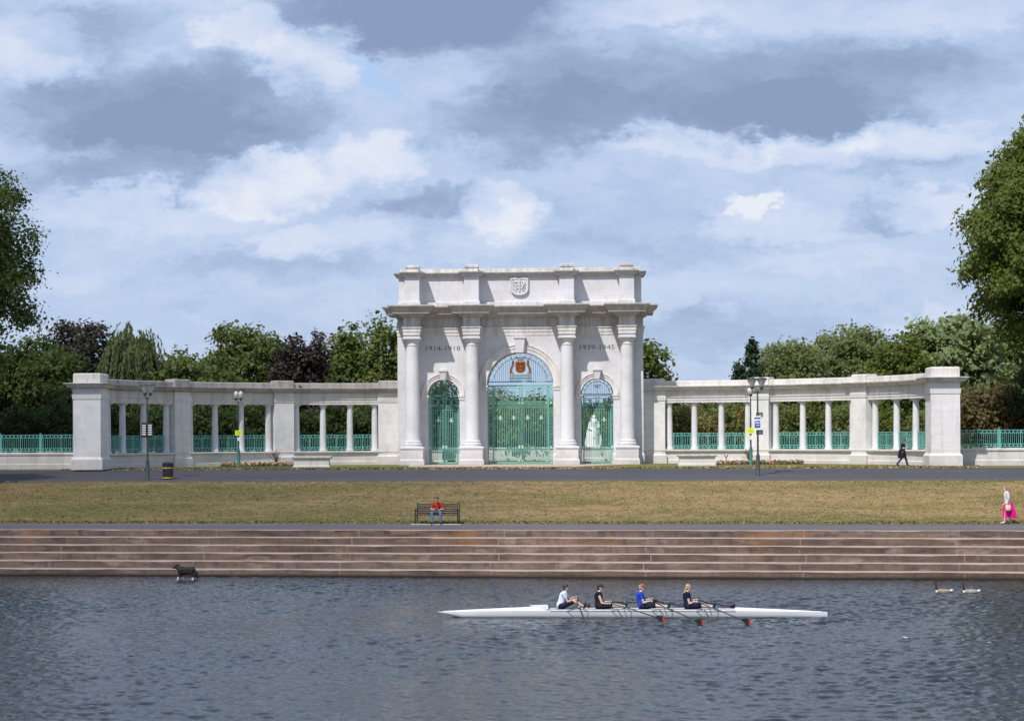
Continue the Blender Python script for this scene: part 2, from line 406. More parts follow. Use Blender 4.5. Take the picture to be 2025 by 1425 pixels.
# embankment steps
def fn_riser(T, oc, col):
    wc = T.new('ShaderNodeNewGeometry').outputs['Position']
    x, y, z = T.sep(wc)
    s_ = T.m('SUBTRACT', T.m('MULTIPLY', x, math.cos(BA)), T.m('MULTIPLY', y, math.sin(BA)))
    big = T.noise(T.mp(wc, (.16, .16, 1.1)), 1.0, 6, .65)[0]
    md = T.noise(T.mp(wc, (.9, .9, 3)), 1.0, 6, .7)[0]
    c = T.mix(T.rng(big, .35, .66), (.108, .072, .054), (.232, .164, .130))
    c = T.mix(T.rng(md, .48, .74, 0, .8), c, (.042, .031, .026))
    up = T.rng(z, -3.5, -2.5)
    rust = T.noise(T.mp(wc, (.22, .22, .9), (7, 3, 1)), 1.0, 6, .72)[0]
    c = T.mix(T.m('MULTIPLY', T.rng(rust, .53, .66, 0, .75), up), c, (.30, .145, .055))
    mo = T.noise(T.mp(wc, (.30, .30, 2.4), (1, 9, 5)), 1.0, 5, .7)[0]
    c = T.mix(T.rng(mo, .63, .73, 0, .7), c, (.22, .19, .07))
    dk = T.noise(T.mp(wc, (1.0, 1.0, 1.6), (11, 4, 2)), 1.0, 6, .75)[0]
    c = T.mix(T.m('MULTIPLY', T.rng(dk, .55, .66, 0, .85), T.rng(z, -2.75, -2.45)), c, (.035, .027, .022))
    pr_ = T.noise(T.mp(wc, (.5, .5, 1.5), (2, 2, 9)), 1.0, 4, .6)[0]
    c = T.mix(T.rng(pr_, .57, .68, 0, .6), c, (.33, .245, .205))
    c = T.mix(T.rng(T.noise(T.mp(wc, (2.2, 2.2, .5), (3, 3, 3)), 1.0, 5, .7)[0], .5, .68, 0, .55), c, (.060, .045, .038))
    # cast joints, wandering a little from one course to the next
    row = T.m('FLOOR', T.m('MULTIPLY', T.m('ADD', z, 4.17), 3.2))
    sj = T.m('ADD', s_, T.m('MULTIPLY', T.m('SINE', T.m('MULTIPLY', row, 2.3)), .16))
    fr = T.m('FRACT', T.m('DIVIDE', T.m('ADD', sj, 52.2), 6.6))
    j = T.m('MULTIPLY', T.rng(T.m('ABSOLUTE', T.m('SUBTRACT', fr, .5)), .0, .006, 1.0, 0.0), T.rng(md, .38, .58, .0, .9))
    c = T.mix(T.m('MULTIPLY', j, .85), c, (.36, .29, .25))
    wet = T.rng(T.m('ADD', z, T.m('MULTIPLY', md, .12)), WATER+.20, WATER+.10)
    return T.mix(wet, c, (.035, .027, .02))
def fn_tread(T, oc, col):
    wc = T.new('ShaderNodeNewGeometry').outputs['Position']
    a = T.noise(T.mp(wc, (.8, .8, 1)), 1.0, 6, .7)[0]
    c = T.mix(T.rng(a, .3, .62), (.27, .22, .19), (.42, .345, .30))
    d = T.noise(T.mp(wc, (.30, .30, 2.4), (5, 9, 5)), 1.0, 5, .7)[0]
    return T.mix(T.rng(d, .60, .7, 0, .6), c, (.19, .15, .08))
M['riser'] = mat('stained_concrete_riser', (0, 0, 0), .9, spec=.2, fn=fn_riser, bump=(8, .8, .03))
M['tread'] = mat('pale_concrete_tread', (0, 0, 0), .9, spec=.2, fn=fn_tread, bump=(12, .4, .02))
st = thing('embankment_steps', 'long flight of six stained concrete steps going down to the river', 'steps')
rise = (-2.30-WATER)/6; run = 3.9/5.2
ws = -47.2
for k in range(6):
    zt = WATER+rise*(k+1); w0 = ws+run*k; w1 = w0+run if k < 5 else -43.3
    zb = zt-rise-(1.2 if k == 0 else 0); nose = .018
    g = MB(); K2 = 300
    wob = lambda s_: .011*math.sin(s_*.9+k*2.1)+.008*math.sin(s_*2.3+k*5)+.004*math.sin(s_*7.1+k)
    for i in range(K2):
        a = -75+150*i/K2; b = -75+150*(i+1)/K2
        q = [bk(a, w0, zb), bk(b, w0, zb), bk(b, w0, zt-nose+wob(b)), bk(a, w0, zt-nose+wob(a))]
        g.cur = 0; g.add(q, [(0, 1, 2, 3)])
        g.cur = 1; g.add([bk(a, w0, zt-nose+wob(a)), bk(b, w0, zt-nose+wob(b)), bk(b, w0+.03, zt+wob(b)), bk(a, w0+.03, zt+wob(a)), bk(a, w1, zt), bk(b, w1, zt)], [(0, 1, 2, 3), (3, 2, 5, 4)])
    g.build('step', [M['riser'], M['tread']], st, fix=False)

# water: real ripples where they can be seen
def fn_none(T, oc, col): return col
mw = bpy.data.materials.new('river_water'); mw.use_nodes = True
T = NT(mw.node_tree); b = T.n['Principled BSDF']
b.inputs['Base Color'].default_value = (.018, .022, .024, 1); b.inputs['Roughness'].default_value = .03; b.inputs['IOR'].default_value = 1.33
wc = T.new('ShaderNodeNewGeometry').outputs['Position']
bn = T.new('ShaderNodeBump'); bn.inputs['Strength'].default_value = 1.0; bn.inputs['Distance'].default_value = .014
h1 = T.noise(T.mp(wc, (6.5, 8.0, 1)), 1.0, 4, .65, .4)[0]
T.put(bn.inputs['Height'], h1); T.l.new(bn.outputs[0], b.inputs['Normal'])
rs = np.random.RandomState(3)
x0, x1, y0, y1 = -26.0, 29.0, -93.0, -44.6
nx, ny = 900, 720
gyv = np.linspace(y0, y1, ny)
UX, GY = np.meshgrid(np.linspace(0, 1, nx), gyv)
fy = (GY-y0)/(y1-y0); XL = -13.5+(x0+13.5)*fy; XR = 21.0+(x1-21.0)*fy; GX = XL+(XR-XL)*UX
H = np.zeros_like(GX)
patch = 0.90+0.45*np.sin(GX*.21+1.3*np.sin(GY*.13))*np.sin(GY*.17+.9*np.sin(GX*.11+2))
wpx = GX+.25*np.sin(GY*.9)+.4*np.sin(GY*.31+GX*.2); wpy = GY+.22*np.sin(GX*.8+1)+.35*np.sin(GX*.27)
for i in range(110):
    lam = 0.15*(0.95/0.15)**(rs.rand()**1.1); ang = rs.normal(R(85), R(48)); k_ = 2*math.pi/lam
    amp = lam*.0047*(1.0 if lam < .5 else .75)
    H += amp*np.sin(k_*(wpx*math.cos(ang)+wpy*math.sin(ang))+rs.rand()*6.28)
H *= patch
fade = np.clip(np.minimum.reduce([(GX-XL)*1.5, (XR-GX)*1.5, (GY-y0)*1.5, (y1-GY)*20+.2])/3, 0, 1)
H = H*fade
WZ = WATER+H
# shallow wake left by the sculling boat
nv = nx*ny
co = np.stack([GX.ravel(), GY.ravel(), WZ.ravel()], 1)
idx = np.arange(nv).reshape(ny, nx)
q = np.stack([idx[:-1, :-1].ravel(), idx[:-1, 1:].ravel(), idx[1:, 1:].ravel(), idx[1:, :-1].ravel()], 1)
ex = np.array([[-600, -600, WATER], [600, -600, WATER], [600, y1, WATER], [-600, y1, WATER]])
co = np.vstack([co, ex])
def np_mesh(name, co, quads, extra=(), mats=(), smooth=False):
    me = bpy.data.meshes.new(name)
    nq = len(quads); me.vertices.add(len(co)); me.vertices.foreach_set('co', co.astype(np.float32).ravel())
    loops = [quads.ravel().astype(np.int32)]; starts = np.arange(nq)*4; tot = nq*4
    st_ = list(starts)
    for e in extra: loops.append(np.array(e, np.int32)); st_.append(tot); tot += len(e)
    loops = np.concatenate(loops)
    me.loops.add(len(loops)); me.loops.foreach_set('vertex_index', loops)
    me.polygons.add(len(st_)); me.polygons.foreach_set('loop_start', np.array(st_, np.int32))
    for m_ in mats: me.materials.append(m_)
    me.update(calc_edges=True); me.validate()
    if smooth: me.shade_smooth()
    return me
a, b_, c_, d_ = idx[0, 0], idx[0, -1], idx[-1, -1], idx[-1, 0]
e0 = nv
extra = [[e0, e0+1, int(b_), int(a)], [e0+1, e0+2, int(c_), int(b_)], [int(d_), int(a), e0, e0+3][0:4]]
extra[2] = [e0, int(a), int(d_), e0+3]
me = np_mesh('river', co, q, extra, [mw], True)
wo = bpy.data.objects.new('river', me); COL.objects.link(wo)
tag(wo, 'wide grey blue river ruffled by small wind waves', kind='structure')

# short dry turf standing proud of the ground, thicker and greener along the edges
def turf(name, label, n, wlo, whi, slo, shi, size, seed, mats, hgt):
    rs = np.random.RandomState(seed)
    s_ = slo+(shi-slo)*rs.rand(n); w_ = wlo+(whi-wlo)*rs.rand(n)
    x = BE.x*s_+BNN.x*w_; y = BE.y*s_+BNN.y*w_
    z = np.interp(w_, [p[0] for p in PROF], [p[1] for p in PROF])
    a = rs.rand(n)*6.283; sz = size*(.5+rs.rand(n)); h = hgt*(.4+1.1*rs.rand(n)); ln = rs.normal(0, .5, n)
    dx, dy = np.cos(a)*sz/2, np.sin(a)*sz/2
    P = lambda ox, oy, oz: np.stack([x+ox, y+oy, z+oz], 1)
    q = np.stack([P(-dx, -dy, -.01), P(dx, dy, -.01), P(dx*.7-dy*ln, dy*.7+dx*ln, h), P(-dx*.7-dy*ln, -dy*.7+dx*ln, h*.8)], 1).reshape(-1, 3)
    me = np_mesh(name, q, np.arange(n*4).reshape(-1, 4), (), mats)
    if len(me.polygons) == n:
        f = (np.sin(x*.35+1.7*np.sin(y*.5))+np.sin(y*1.1+x*.21)+rs.normal(0, .8, n))
        gr = (f > .9) | ((w_ < -38.9) & (rs.rand(n) < .75)) | ((x < -5) & (rs.rand(n) < .45))
        me.polygons.foreach_set('material_index', np.where(gr, 0, np.where(rs.rand(n) < .55, 1, 2)).astype(np.int32))
    o = bpy.data.objects.new(name, me); COL.objects.link(o); return tag(o, label, 'grass', kind='stuff')
TM = [mat('green_turf', (.170, .160, .060), .9, spec=.1), mat('straw_turf', (.40, .295, .160), .9, spec=.1), mat('brown_turf', (.24, .170, .090), .9, spec=.1)]
turf('turf', 'short dry grass of the bank between path and road', 52000, -39.75, -26.1, -30, 34, .085, 21, TM, .014)
turf('turf', 'greener grass fringe along the back of the riverside path', 5000, -39.95, -39.2, -30, 34, .10, 22, [TM[0], TM[0], TM[1]], .045)
turf('turf', 'strip of green grass in front of the colonnades', 9000, -15.95, -12.6, -26, 28, .14, 23, [TM[0], TM[0], TM[1]], .05)

# ------------------------------------------------------------------ memorial arch
M['arch_cornice'] = mat('weathered_shaded_cornice_stone', (.56, .525, .50), 0.9, spec=.2, fn=stone_fn(0.55, False, (.22, .19, .155)), bump=(9, .5, .03))  # weathered stone, with the shade of the sloping fascia darkened into its colour
AR = thing('memorial_arch', 'tall pale stone triumphal arch with four columns and three gateways between the curved wings', 'memorial')
HW, DEP = 8.1, 2.4            # half width and depth of the body
COLX = (-7.03, -3.12, 3.12, 7.03)
OPEN = ((-5.07, 1.06, 4.58), (0.0, 2.2, 5.2), (5.07, 1.06, 4.58))     # centre, radius, springing
def wall_with_arches(g, hw, z0, zt, y0, y1, opens, seg=28):
    def front(y, flip):
        polys = []
        xs = -hw
        for (cx, r, zs) in opens:
            polys.append([(xs, y, z0), (cx-r, y, z0), (cx-r, y, zs), (cx-r, y, zt), (xs, y, zt)])
            pts = [(cx-r*math.cos(math.pi*i/seg), y, zs+r*math.sin(math.pi*i/seg)) for i in range(seg+1)]
            for a, b in zip(pts, pts[1:]): polys.append([a, b, (b[0], y, zt), (a[0], y, zt)])
            xs = cx+r
        polys.append([(xs, y, z0), (hw, y, z0), (hw, y, zt), (xs, y, zt), (xs, y, opens[-1][2])])
        for p in polys:
            if flip: p = p[::-1]
            g.add(p, [tuple(range(len(p)))])
    front(y0, False); front(y1, True)
    for (cx, r, zs) in opens:
        pts = [(cx-r, z0)]+[(cx-r*math.cos(math.pi*i/seg), zs+r*math.sin(math.pi*i/seg)) for i in range(seg+1)]+[(cx+r, z0)]
        for a, b in zip(pts, pts[1:]): g.add([(a[0], y0, a[1]), (a[0], y1, a[1]), (b[0], y1, b[1]), (b[0], y0, b[1])], [(0, 1, 2, 3)])
    g.add([(-hw, y0, z0), (-hw, y1, z0), (-hw, y1, zt), (-hw, y0, zt)], [(3, 2, 1, 0)])
    g.add([(hw, y0, z0), (hw, y1, z0), (hw, y1, zt), (hw, y0, zt)], [(0, 1, 2, 3)])
g = MB(); wall_with_arches(g, HW, 0, 8.5, 0, DEP, OPEN)
g.build('wall', M['stone'], AR, fix=False)
def rect(x0, x1, y0, y1):
    return lambda ov: [(x0-ov, y0-ov), (x1+ov, y0-ov), (x1+ov, y1+ov), (x0-ov, y1+ov)]
RH, RF = 0.53, -1.42         # ressaut half width, its front face
def plan(ov):
    p = [(-HW-ov, -ov)]
    for cx in COLX: p += [(cx-RH-ov, -ov), (cx-RH-ov, RF-ov), (cx+RH+ov, RF-ov), (cx+RH+ov, -ov)]
    p += [(HW+ov, -ov), (HW+ov, DEP+ov), (-HW-ov, DEP+ov)]
    # near the ends the ressaut would pass the corner: clamp
    return p
g = MB(); g.stack(plan, [(8.5, .03), (8.72, .03), (8.72, .06), (8.94, .06), (8.96, .11), (9.04, .12), (9.04, .0), (9.62, .0)])
g.build('entablature', M['mid_stone'], AR)
g = MB(); g.stack(plan, [(9.62, .04), (9.70, .08), (9.76, .20), (9.84, .30), (9.89, .34), (9.89, .69), (10.04, .70), (10.06, .73), (10.16, .77), (10.28, .88), (10.34, .95), (10.345, .97), (10.42, .97), (10.455, .60), (10.47, .10)])
g.build('cornice', M['arch_cornice'], AR)
def plan_attic(ov):
    p = [(-HW+.1-ov, -ov)]
    for cx in COLX: p += [(cx-.48-ov, -ov), (cx-.48-ov, -1.0-ov), (cx+.48+ov, -1.0-ov), (cx+.48+ov, -ov)]
    return p+[(HW-.1+ov, -ov), (HW-.1+ov, DEP+ov), (-HW+.1-ov, DEP+ov)]
g = MB(); g.stack(plan_attic, [(10.46, .07), (10.72, .07), (10.76, .0), (12.36, .0)])
g.build('attic', M['stone'], AR)
g = MB(); g.stack(plan_attic, [(12.36, .03), (12.40, .06), (12.40, .20), (12.49, .21), (12.50, .24), (12.60, .33), (12.65, .34), (12.66, .08)])
g.build('attic_cornice', M['arch_cornice'], AR)
g = MB(); g.stack(plan_attic, [(12.66, -.06), (12.90, -.06), (12.92, -.10)])
g.build('parapet', M['mid_stone'], AR)
for cx in COLX:
    g = MB(); g.stack(rect(cx-.46, cx+.46, -.98, -.10), [(12.925, .0), (13.06, .0), (13.10, -.06)])
    g.build('cap_block', M['old_stone'], AR)
# inner steps of the wall: string course, impost bands, plinth
for x0_, x1_ in ((-6.13, -4.0), ):
    pass
edges = [-HW, -5.07-1.06, -5.07+1.06, -2.2, 2.2, 5.07-1.06, 5.07+1.06, HW]
for a, b in ((0, 1), (2, 3), (4, 5), (6, 7)):
    g = MB(); g.stack(rect(edges[a], edges[b], -.0, .5), [(.0, .06), (.62, .06), (.70, .012), (.72, .0)]); g.build('wall_plinth', M['stone'], AR)
def impost(cx, r, zs, out_w):
    for s_ in (-1, 1):
        g = MB(); xa = cx+s_*(r-.035); xb = cx+s_*(r+out_w)
        xa, xb = min(xa, xb), max(xa, xb)
        g.stack(lambda ov, xa=xa, xb=xb: [(xa-ov, -.05-ov), (xb+ov, -.05-ov), (xb+ov, .55), (xa-ov, .55)], [(zs-.30, .0), (zs-.14, .0), (zs-.12, .045), (zs-.02, .06), (zs-.0, .02)])
        g.build('impost', M['mid_stone'], AR)
for cx, r, zs in OPEN:
    wd = .52 if r > 2 else .36
    impost(cx, r, zs, wd+.03)
    g = MB(); n = 40
    def arc_loop(a):
        ca, sa = math.cos(a), math.sin(a)
        pr_ = [(r, -.0), (r, -.06), (r+wd*.45, -.06), (r+wd*.47, -.10), (r+wd*.82, -.10), (r+wd*.86, -.15), (r+wd, -.15), (r+wd, .0)]
        return [(cx-rr*ca, y, zs+rr*sa) for rr, y in pr_]
    g.loft([arc_loop(math.pi*i/n) for i in range(n+1)])
    g.build('archivolt', M['mid_stone'], AR)
    g = MB(); kb_, kt, hgt = (.24, .36, 1.05) if r > 2 else (.15, .24, .66)
    z0_ = zs+r-.05
    for (dy, sh) in ((-.34, 1.0),):
        g.loft([[(cx-kb_, dy, z0_), (cx+kb_, dy, z0_), (cx+kb_, .0, z0_), (cx-kb_, .0, z0_)],
                [(cx-kt, dy-.08, z0_+hgt-.14), (cx+kt, dy-.08, z0_+hgt-.14), (cx+kt, .0, z0_+hgt-.14), (cx-kt, .0, z0_+hgt-.14)],
                [(cx-kt-.05, dy-.14, z0_+hgt-.1), (cx+kt+.05, dy-.14, z0_+hgt-.1), (cx+kt+.05, .0, z0_+hgt-.1), (cx-kt-.05, .0, z0_+hgt-.1)],
                [(cx-kt-.05, dy-.14, z0_+hgt), (cx+kt+.05, dy-.14, z0_+hgt), (cx+kt+.05, .0, z0_+hgt), (cx-kt-.05, .0, z0_+hgt)]])
    g.build('keystone', M['stone'], AR)
# the four columns
CP = [(.60, 1.20), (.60, 1.28), (.62, 1.32), (.62, 1.38), (.575, 1.42), (.53, 1.46), (.56, 1.50), (.545, 1.56), (.495, 1.60), (.475, 1.68), (.478, 3.2), (.465, 4.6), (.445, 5.8), (.422, 7.2), (.410, 7.80), (.44, 7.82), (.445, 7.88), (.412, 7.90), (.408, 8.02), (.44, 8.05), (.52, 8.16), (.54, 8.20), (.54, 8.22)]
for cx in COLX:
    cy = -.86
    g = MB(); g.stack(rect(cx-.72, cx+.72, cy-.72, -.065), [(.0, .08), (.30, .08), (.36, .02), (.40, .0), (.98, .0), (1.02, .03), (1.10, .06), (1.14, .06), (1.20, .0)])
    pd = g.build('pedestal', M['stone'], AR)
    g = MB(); g.lathe(CP, (cx, cy, 0), 28)
    co_ = g.build('column', M['smooth_stone'], AR, smooth=35)
    g = MB(); g.stack(rect(cx-.53, cx+.53, cy-.53, cy+.53), [(8.225, .04), (8.25, .06), (8.34, .07), (8.36, .0), (8.497, .0)])
    g.build('capital', M['smooth_stone'], co_)
    # pilaster response on the wall behind the column
    g = MB(); g.stack(rect(cx-.40, cx+.40, -.10, .0), [(1.2, .0), (8.10, .0), (8.14, .06), (8.497, .06)])
    g.build('pilaster', M['stone'], AR)
# carved shield on the attic
sh = MB()
def shield(w_, h_, cx=0, cz=0, n=10):
    p = [(cx-w_/2, cz+h_*.46), (cx-w_*.25, cz+h_*.50), (cx, cz+h_*.44), (cx+w_*.25, cz+h_*.50), (cx+w_/2, cz+h_*.46)]
    p += [(cx+w_/2*math.cos(a)**.8 if math.cos(a) > 0 else cx, cz-h_*.12-h_*.40*math.sin(a)) for a in [math.pi/2*i/n for i in range(n+1)]]
    p += [(cx-w_/2*math.cos(a)**.8 if math.cos(a) > 0 else cx, cz-h_*.12-h_*.40*math.sin(a)) for a in [math.pi/2*i/n for i in range(n-1, -1, -1)]]
    return p
cz = 11.72
sh.prism(shield(1.20, 1.14, 0, cz), -.14, -.002)
crest = sh.build('shield', M['stone'], AR)
rl = MB()
o_ = shield(1.16, 1.10, 0, cz); i_ = shield(1.02, .96, 0, cz); n = len(o_)
rl.add([(x, -.18, z) for x, z in o_]+[(x, -.18, z) for x, z in i_]+[(x, -.138, z) for x, z in o_]+[(x, -.138, z) for x, z in i_],
       [(i, (i+1) % n, (i+1) % n+n, i+n) for i in range(n)]+[(i, i+2*n, (i+1) % n+2*n, (i+1) % n) for i in range(n)]+[(i+n, (i+1) % n+n, (i+1) % n+3*n, i+3*n) for i in range(n)])
for s_ in (-1, 1):      # two rearing beasts and curling foliage in low relief
    rl.tube([(s_*.16, -.15, cz-.18), (s_*.22, -.18, cz-.02), (s_*.30, -.18, cz+.12), (s_*.26, -.18, cz+.26), (s_*.16, -.17, cz+.30)], .06, 6, .04)
    rl.tube([(s_*.22, -.17, cz+.04), (s_*.10, -.17, cz+.10)], .03, 5); rl.tube([(s_*.22, -.17, cz-.08), (s_*.10, -.17, cz-.14)], .035, 5)
    rl.tube([(s_*.30, -.17, cz+.05), (s_*.42, -.17, cz+.14), (s_*.40, -.17, cz+.28), (s_*.33, -.17, cz+.33)], .025, 5)
    rl.tube([(s_*.40, -.16, cz-.05), (s_*.34, -.16, cz-.22), (s_*.20, -.16, cz-.34)], .03, 5)
rl.tube([(0, -.17, cz-.36), (0, -.19, cz+.05), (0, -.17, cz+.36)], .045, 6); rl.ball((0, -.15, cz+.33), .08)
rl.build('relief', M['stone'], crest, smooth=40)

def text_mesh(name, txt, size, loc, depth, m, parent, width=None, rz=0.0):
    cu = bpy.data.curves.new('t', 'FONT'); cu.body = txt; cu.size = size; cu.extrude = depth; cu.align_x = 'CENTER'; cu.align_y = 'CENTER'; cu.resolution_u = 3
    to = bpy.data.objects.new('t', cu); COL.objects.link(to)
    bpy.context.view_layer.update()
    me = bpy.data.meshes.new_from_object(to.evaluated_get(bpy.context.evaluated_depsgraph_get()))
    bpy.data.objects.remove(to)
    xs = [v.co.x for v in me.vertices]; sx = (width/(max(xs)-min(xs))) if width else 1.0
    for v in me.vertices: v.co = Vector((v.co.x*sx, -v.co.z, v.co.y))
    me.materials.clear(); me.materials.append(m)
    o = bpy.data.objects.new(name, me); COL.objects.link(o); o.location = loc; o.rotation_euler = (0, 0, rz); o.parent = parent
    return o
text_mesh('inscription', '1914-1918', .44, (-5.12, -.004, 7.66), .003, M['cut'], AR, 2.28)
text_mesh('inscription', '1939-1945', .44, (5.05, -.004, 7.66), .003, M['cut'], AR, 2.28)

# ------------------------------------------------------------------ gates
def rosette(g, x, y, z, r=.055):
    g.cur = 1; g.ball((x, y, z), r, 8, 5, (1, .6, 1)); g.cur = 0
def scroll(g, x, y, z, s, flip=1, t=.022):
    pts = []
    for i in range(13):
        a = i*.55; rr = s*(1-i/15)
        pts.append((x+flip*(rr*math.cos(a)-s*.4), y, z+rr*math.sin(a)))
    g.tube(pts, t, 4)
def gate(cx, r, zs, label, big):
    yg = 1.1
    G = thing('iron_gate', label, 'gate', (cx, yg, .03), group='turquoise wrought iron gates of the arch')
    g = MB(); t = .05
    top = zs+.02 if big else zs-.06
    low2 = 3.98 if big else zs-.75         # rail under the frieze panels
    # fixed frame: side pilasters, transoms
    sw = .36 if big else .15
    for s_ in (-1, 1):
        g.box(s_*r-s_*.0-(.05 if s_ > 0 else -.0), s_*r+(.05 if s_ < 0 else 0), -.05, .05, 0, zs)
        xi = s_*(r-sw)
        g.box(xi-.035, xi+.035, -.05, .05, 0, top)
    for z_, h_ in (((0.02, .07), (top-.10, .10), (top+.18, .06)) if big else ((.02, .07), (top-.06, .06))):
        g.box(-r+.051, r-.051, -.06, .06, z_, z_+h_)
    pan = [(.1, 1.02), (1.12, low2-.0), (low2+.08, top-.12)]
    for s_ in (-1, 1):
        for (a, b) in pan:
            xa = s_*(r-sw+.035); xb = s_*(r-.05); xm = (xa+xb)/2
            g.bar((min(xa, xb), 0, b), (max(xa, xb), 0, b), .05, .05)
            if big:
                zz = a+.12
                while zz < b-.1:
                    g.ring((xm, 0, zz), .095, .026, 8); g.bar((xa, 0, zz-.1), (xb, 0, zz+.1), .018, .018); g.bar((xa, 0, zz+.1), (xb, 0, zz-.1), .018, .018); zz += .24
            rosette(g, xm, -.07, b+.02, .06); rosette(g, xm, -.07, a-.02, .06)
    g.build('gate_frame', [M['iron'], M['iron_light']], G)
    # two leaves
    hw = r-sw-.05
    for s_ in (-1, 1):
        g = MB(); xa, xb = (.03, hw) if s_ > 0 else (-hw, -.03)
        H_ = top-.13
        for x in (xa, xb-.0): g.box(x-(.03 if x == xb else 0)-.0, x+(.03 if x == xa else .0)+.0, -.035, .035, .05, H_)
        for z_ in (.10, .26, .98, 1.06, low2-.26, low2-.02, low2+.07, H_-.08):
            g.box(xa+.031, xb-.031, -.03, .03, z_, z_+.04)
        n = int((xb-xa)/.115)
        for i in range(1, n):
            x = xa+(xb-xa)*i/n
            g.box(x-.017, x+.017, -.015, .015, 1.10, low2-.26)
            g.box(x-.017, x+.017, -.015, .015, .30, .98)
        for i in range(n): g.ring((xa+(xb-xa)*(i+.5)/n, 0, low2-.12), .05, .018, 8)
        for i in range(n): g.ring((xa+(xb-xa)*(i+.5)/n, 0, .88), .048, .018, 8)
        # frieze panels with scrollwork
        k = 2 if big else 1
        for j in range(k):
            pa = xa+.04+(xb-xa-.08)*j/k+.05; pb = xa+.04+(xb-xa-.08)*(j+1)/k-.05; zb, zt_ = low2+.16, H_-.14
            for (p0, p1) in (((pa, 0, zb), (pb, 0, zb)), ((pb, 0, zb), (pb, 0, zt_)), ((pb, 0, zt_), (pa, 0, zt_)), ((pa, 0, zt_), (pa, 0, zb))): g.bar(p0, p1, .03, .03)
            xm = (pa+pb)/2; zm = (zb+zt_)/2; q = min(pb-pa, zt_-zb)*.2
            for fx in (-1, 1):
                for fz in (-1, 1): scroll(g, xm+fx*q*1.05, 0, zm+fz*q*1.25, q*.85, fx)
            g.bar((xm, 0, zb), (xm, 0, zt_), .02, .02); g.bar((pa, 0, zm), (pb, 0, zm), .02, .02)
            for xv in (pa-.045, pb+.045): g.box(xv-.012, xv+.012, -.012, .012, low2+.1, H_-.08)
            rosette(g, xm, -.03, zm, .05)
        # small urn motifs half way up, locking stile scrolls
        zmid = 3.0 if big else 2.85
        for j in range(k):
            xm = xa+(xb-xa)*(j+.5)/k
            g.cur = 1; g.box(xm-.17, xm+.17, -.03, .03, zmid, zmid+.035); g.ball((xm, 0, zmid+.10), .065, 8, 5, (1.3, .5, .9)); g.ball((xm, 0, zmid+.18), .03, 6, 4); g.ball((xm, 0, zmid-.05), .05, 6, 4, (1.6, .5, .8)); g.cur = 0
        for zz in np.arange(1.25, low2-.3, .17):
            g.ring((xa+.085 if s_ > 0 else xb-.085, 0, float(zz)), .04, .018, 6)
            g.ring((xb-.085 if s_ > 0 else xa+.085, 0, float(zz)), .04, .018, 6)
        for xz in ((xa+.09, .18), (xb-.09, .18), (xa+.09, low2+.03), (xb-.09, low2+.03), (xa+.09, H_-.02), (xb-.09, H_-.02)): rosette(g, xz[0], -.045, xz[1], .05)
        lf = g.build('gate_leaf', [M['iron'], M['iron_light']], G)
        g = MB(); g.box(.04 if s_ > 0 else -.16, .16 if s_ > 0 else -.04, -.055, -.036, 1.0, 1.22); g.ball((.10*s_, -.07, 1.11), .03, 8, 5)
        g.build('lock_plate', M['iron_light'], lf)
    # lunette
    g = MB(); zb = zs+.24 if big else zs+.0
    for rr, tt in (((r-.04), .028), ((r-.36) if big else (r-.22), .022)):
        pts = [(-rr*math.cos(math.pi*i/28), 0, zs+rr*math.sin(math.pi*i/28)) for i in range(29)]
        pts = [p for p in pts if p[2] >= zb-.02]
        g.tube(pts, tt, 6)
    g.bar((-r+.06, 0, zb), (r-.06, 0, zb), .06, .06)
    ri = (r-.36) if big else (r-.22)
    n = 26 if big else 14
    for i in range(1, n):
        x = -ri+2*ri*i/n; zt_ = zs+math.sqrt(max(0, ri*ri-x*x))
        if zt_ > zb+.05 and not (big and abs(x) < .55): g.box(x-.012, x+.012, -.012, .012, zb, zt_)
        elif big: g.box(x-.012, x+.012, -.012, .012, zs+1.45, zt_)
    m_ = 18 if big else 9
    for i in range(1, m_):
        a = math.pi*i/m_; rm = (r-.05+ri)/2
        if zs+rm*math.sin(a) > zb+.08:
            g.ring((-rm*math.cos(a), 0, zs+rm*math.sin(a)), .10 if big else .06, .022, 8)
    if not big:
        g.tube([(0, 0, zs), (0, 0, zs+r)], .02, 4)
        for fx in (-1, 1): scroll(g, fx*.18, 0, zs+.5, .14, fx)
    lu = g.build('lunette', [M['iron'], M['iron_light']], G)
    if big:
        g = MB(); z0_ = zs+.20
        g.box(-.75, .75, -.04, .04, z0_+.02, z0_+.10)
        for i in range(12): g.ring((-.66+.12*i, 0, z0_+.17), .05, .02, 8)
        g.box(-.75, .75, -.04, .04, z0_+.24, z0_+.30)
        for i in range(12): g.box(-.66+.12*i-.015, -.66+.12*i+.015, -.02, .02, z0_+.30, z0_+.50)
        g.build('cresting', [M['iron'], M['iron_light']], lu)
        arms = MB(); zc = z0_+.98
        arms.prism([(x, z) for x, z in shield(.52, .60, 0, zc)], -.10, -.03)
        co = arms.build('coat_of_arms', mat('vermilion_paint', (.72, .10, .03), .4), G)
        a2 = MB(); o_ = shield(.60, .68, 0, zc); i_ = shield(.50, .58, 0, zc); n_ = len(o_)
        a2.add([(x, -.12, z) for x, z in o_]+[(x, -.12, z) for x, z in i_]+[(x, -.05, z) for x, z in o_]+[(x, -.05, z) for x, z in i_],
               [(i, (i+1) % n_, (i+1) % n_+n_, i+n_) for i in range(n_)]+[(i, i+2*n_, (i+1) % n_+2*n_, (i+1) % n_) for i in range(n_)]+[(i+n_, (i+1) % n_+n_, (i+1) % n_+3*n_, i+3*n_) for i in range(n_)])
        a2.box(-.10, .10, -.125, -.102, zc-.22, zc-.12); a2.ball((0, -.12, zc+.06), .06, 8, 5, (1, .4, 1)); a2.box(-.14, .14, -.115, -.101, zc+.0, zc+.03)
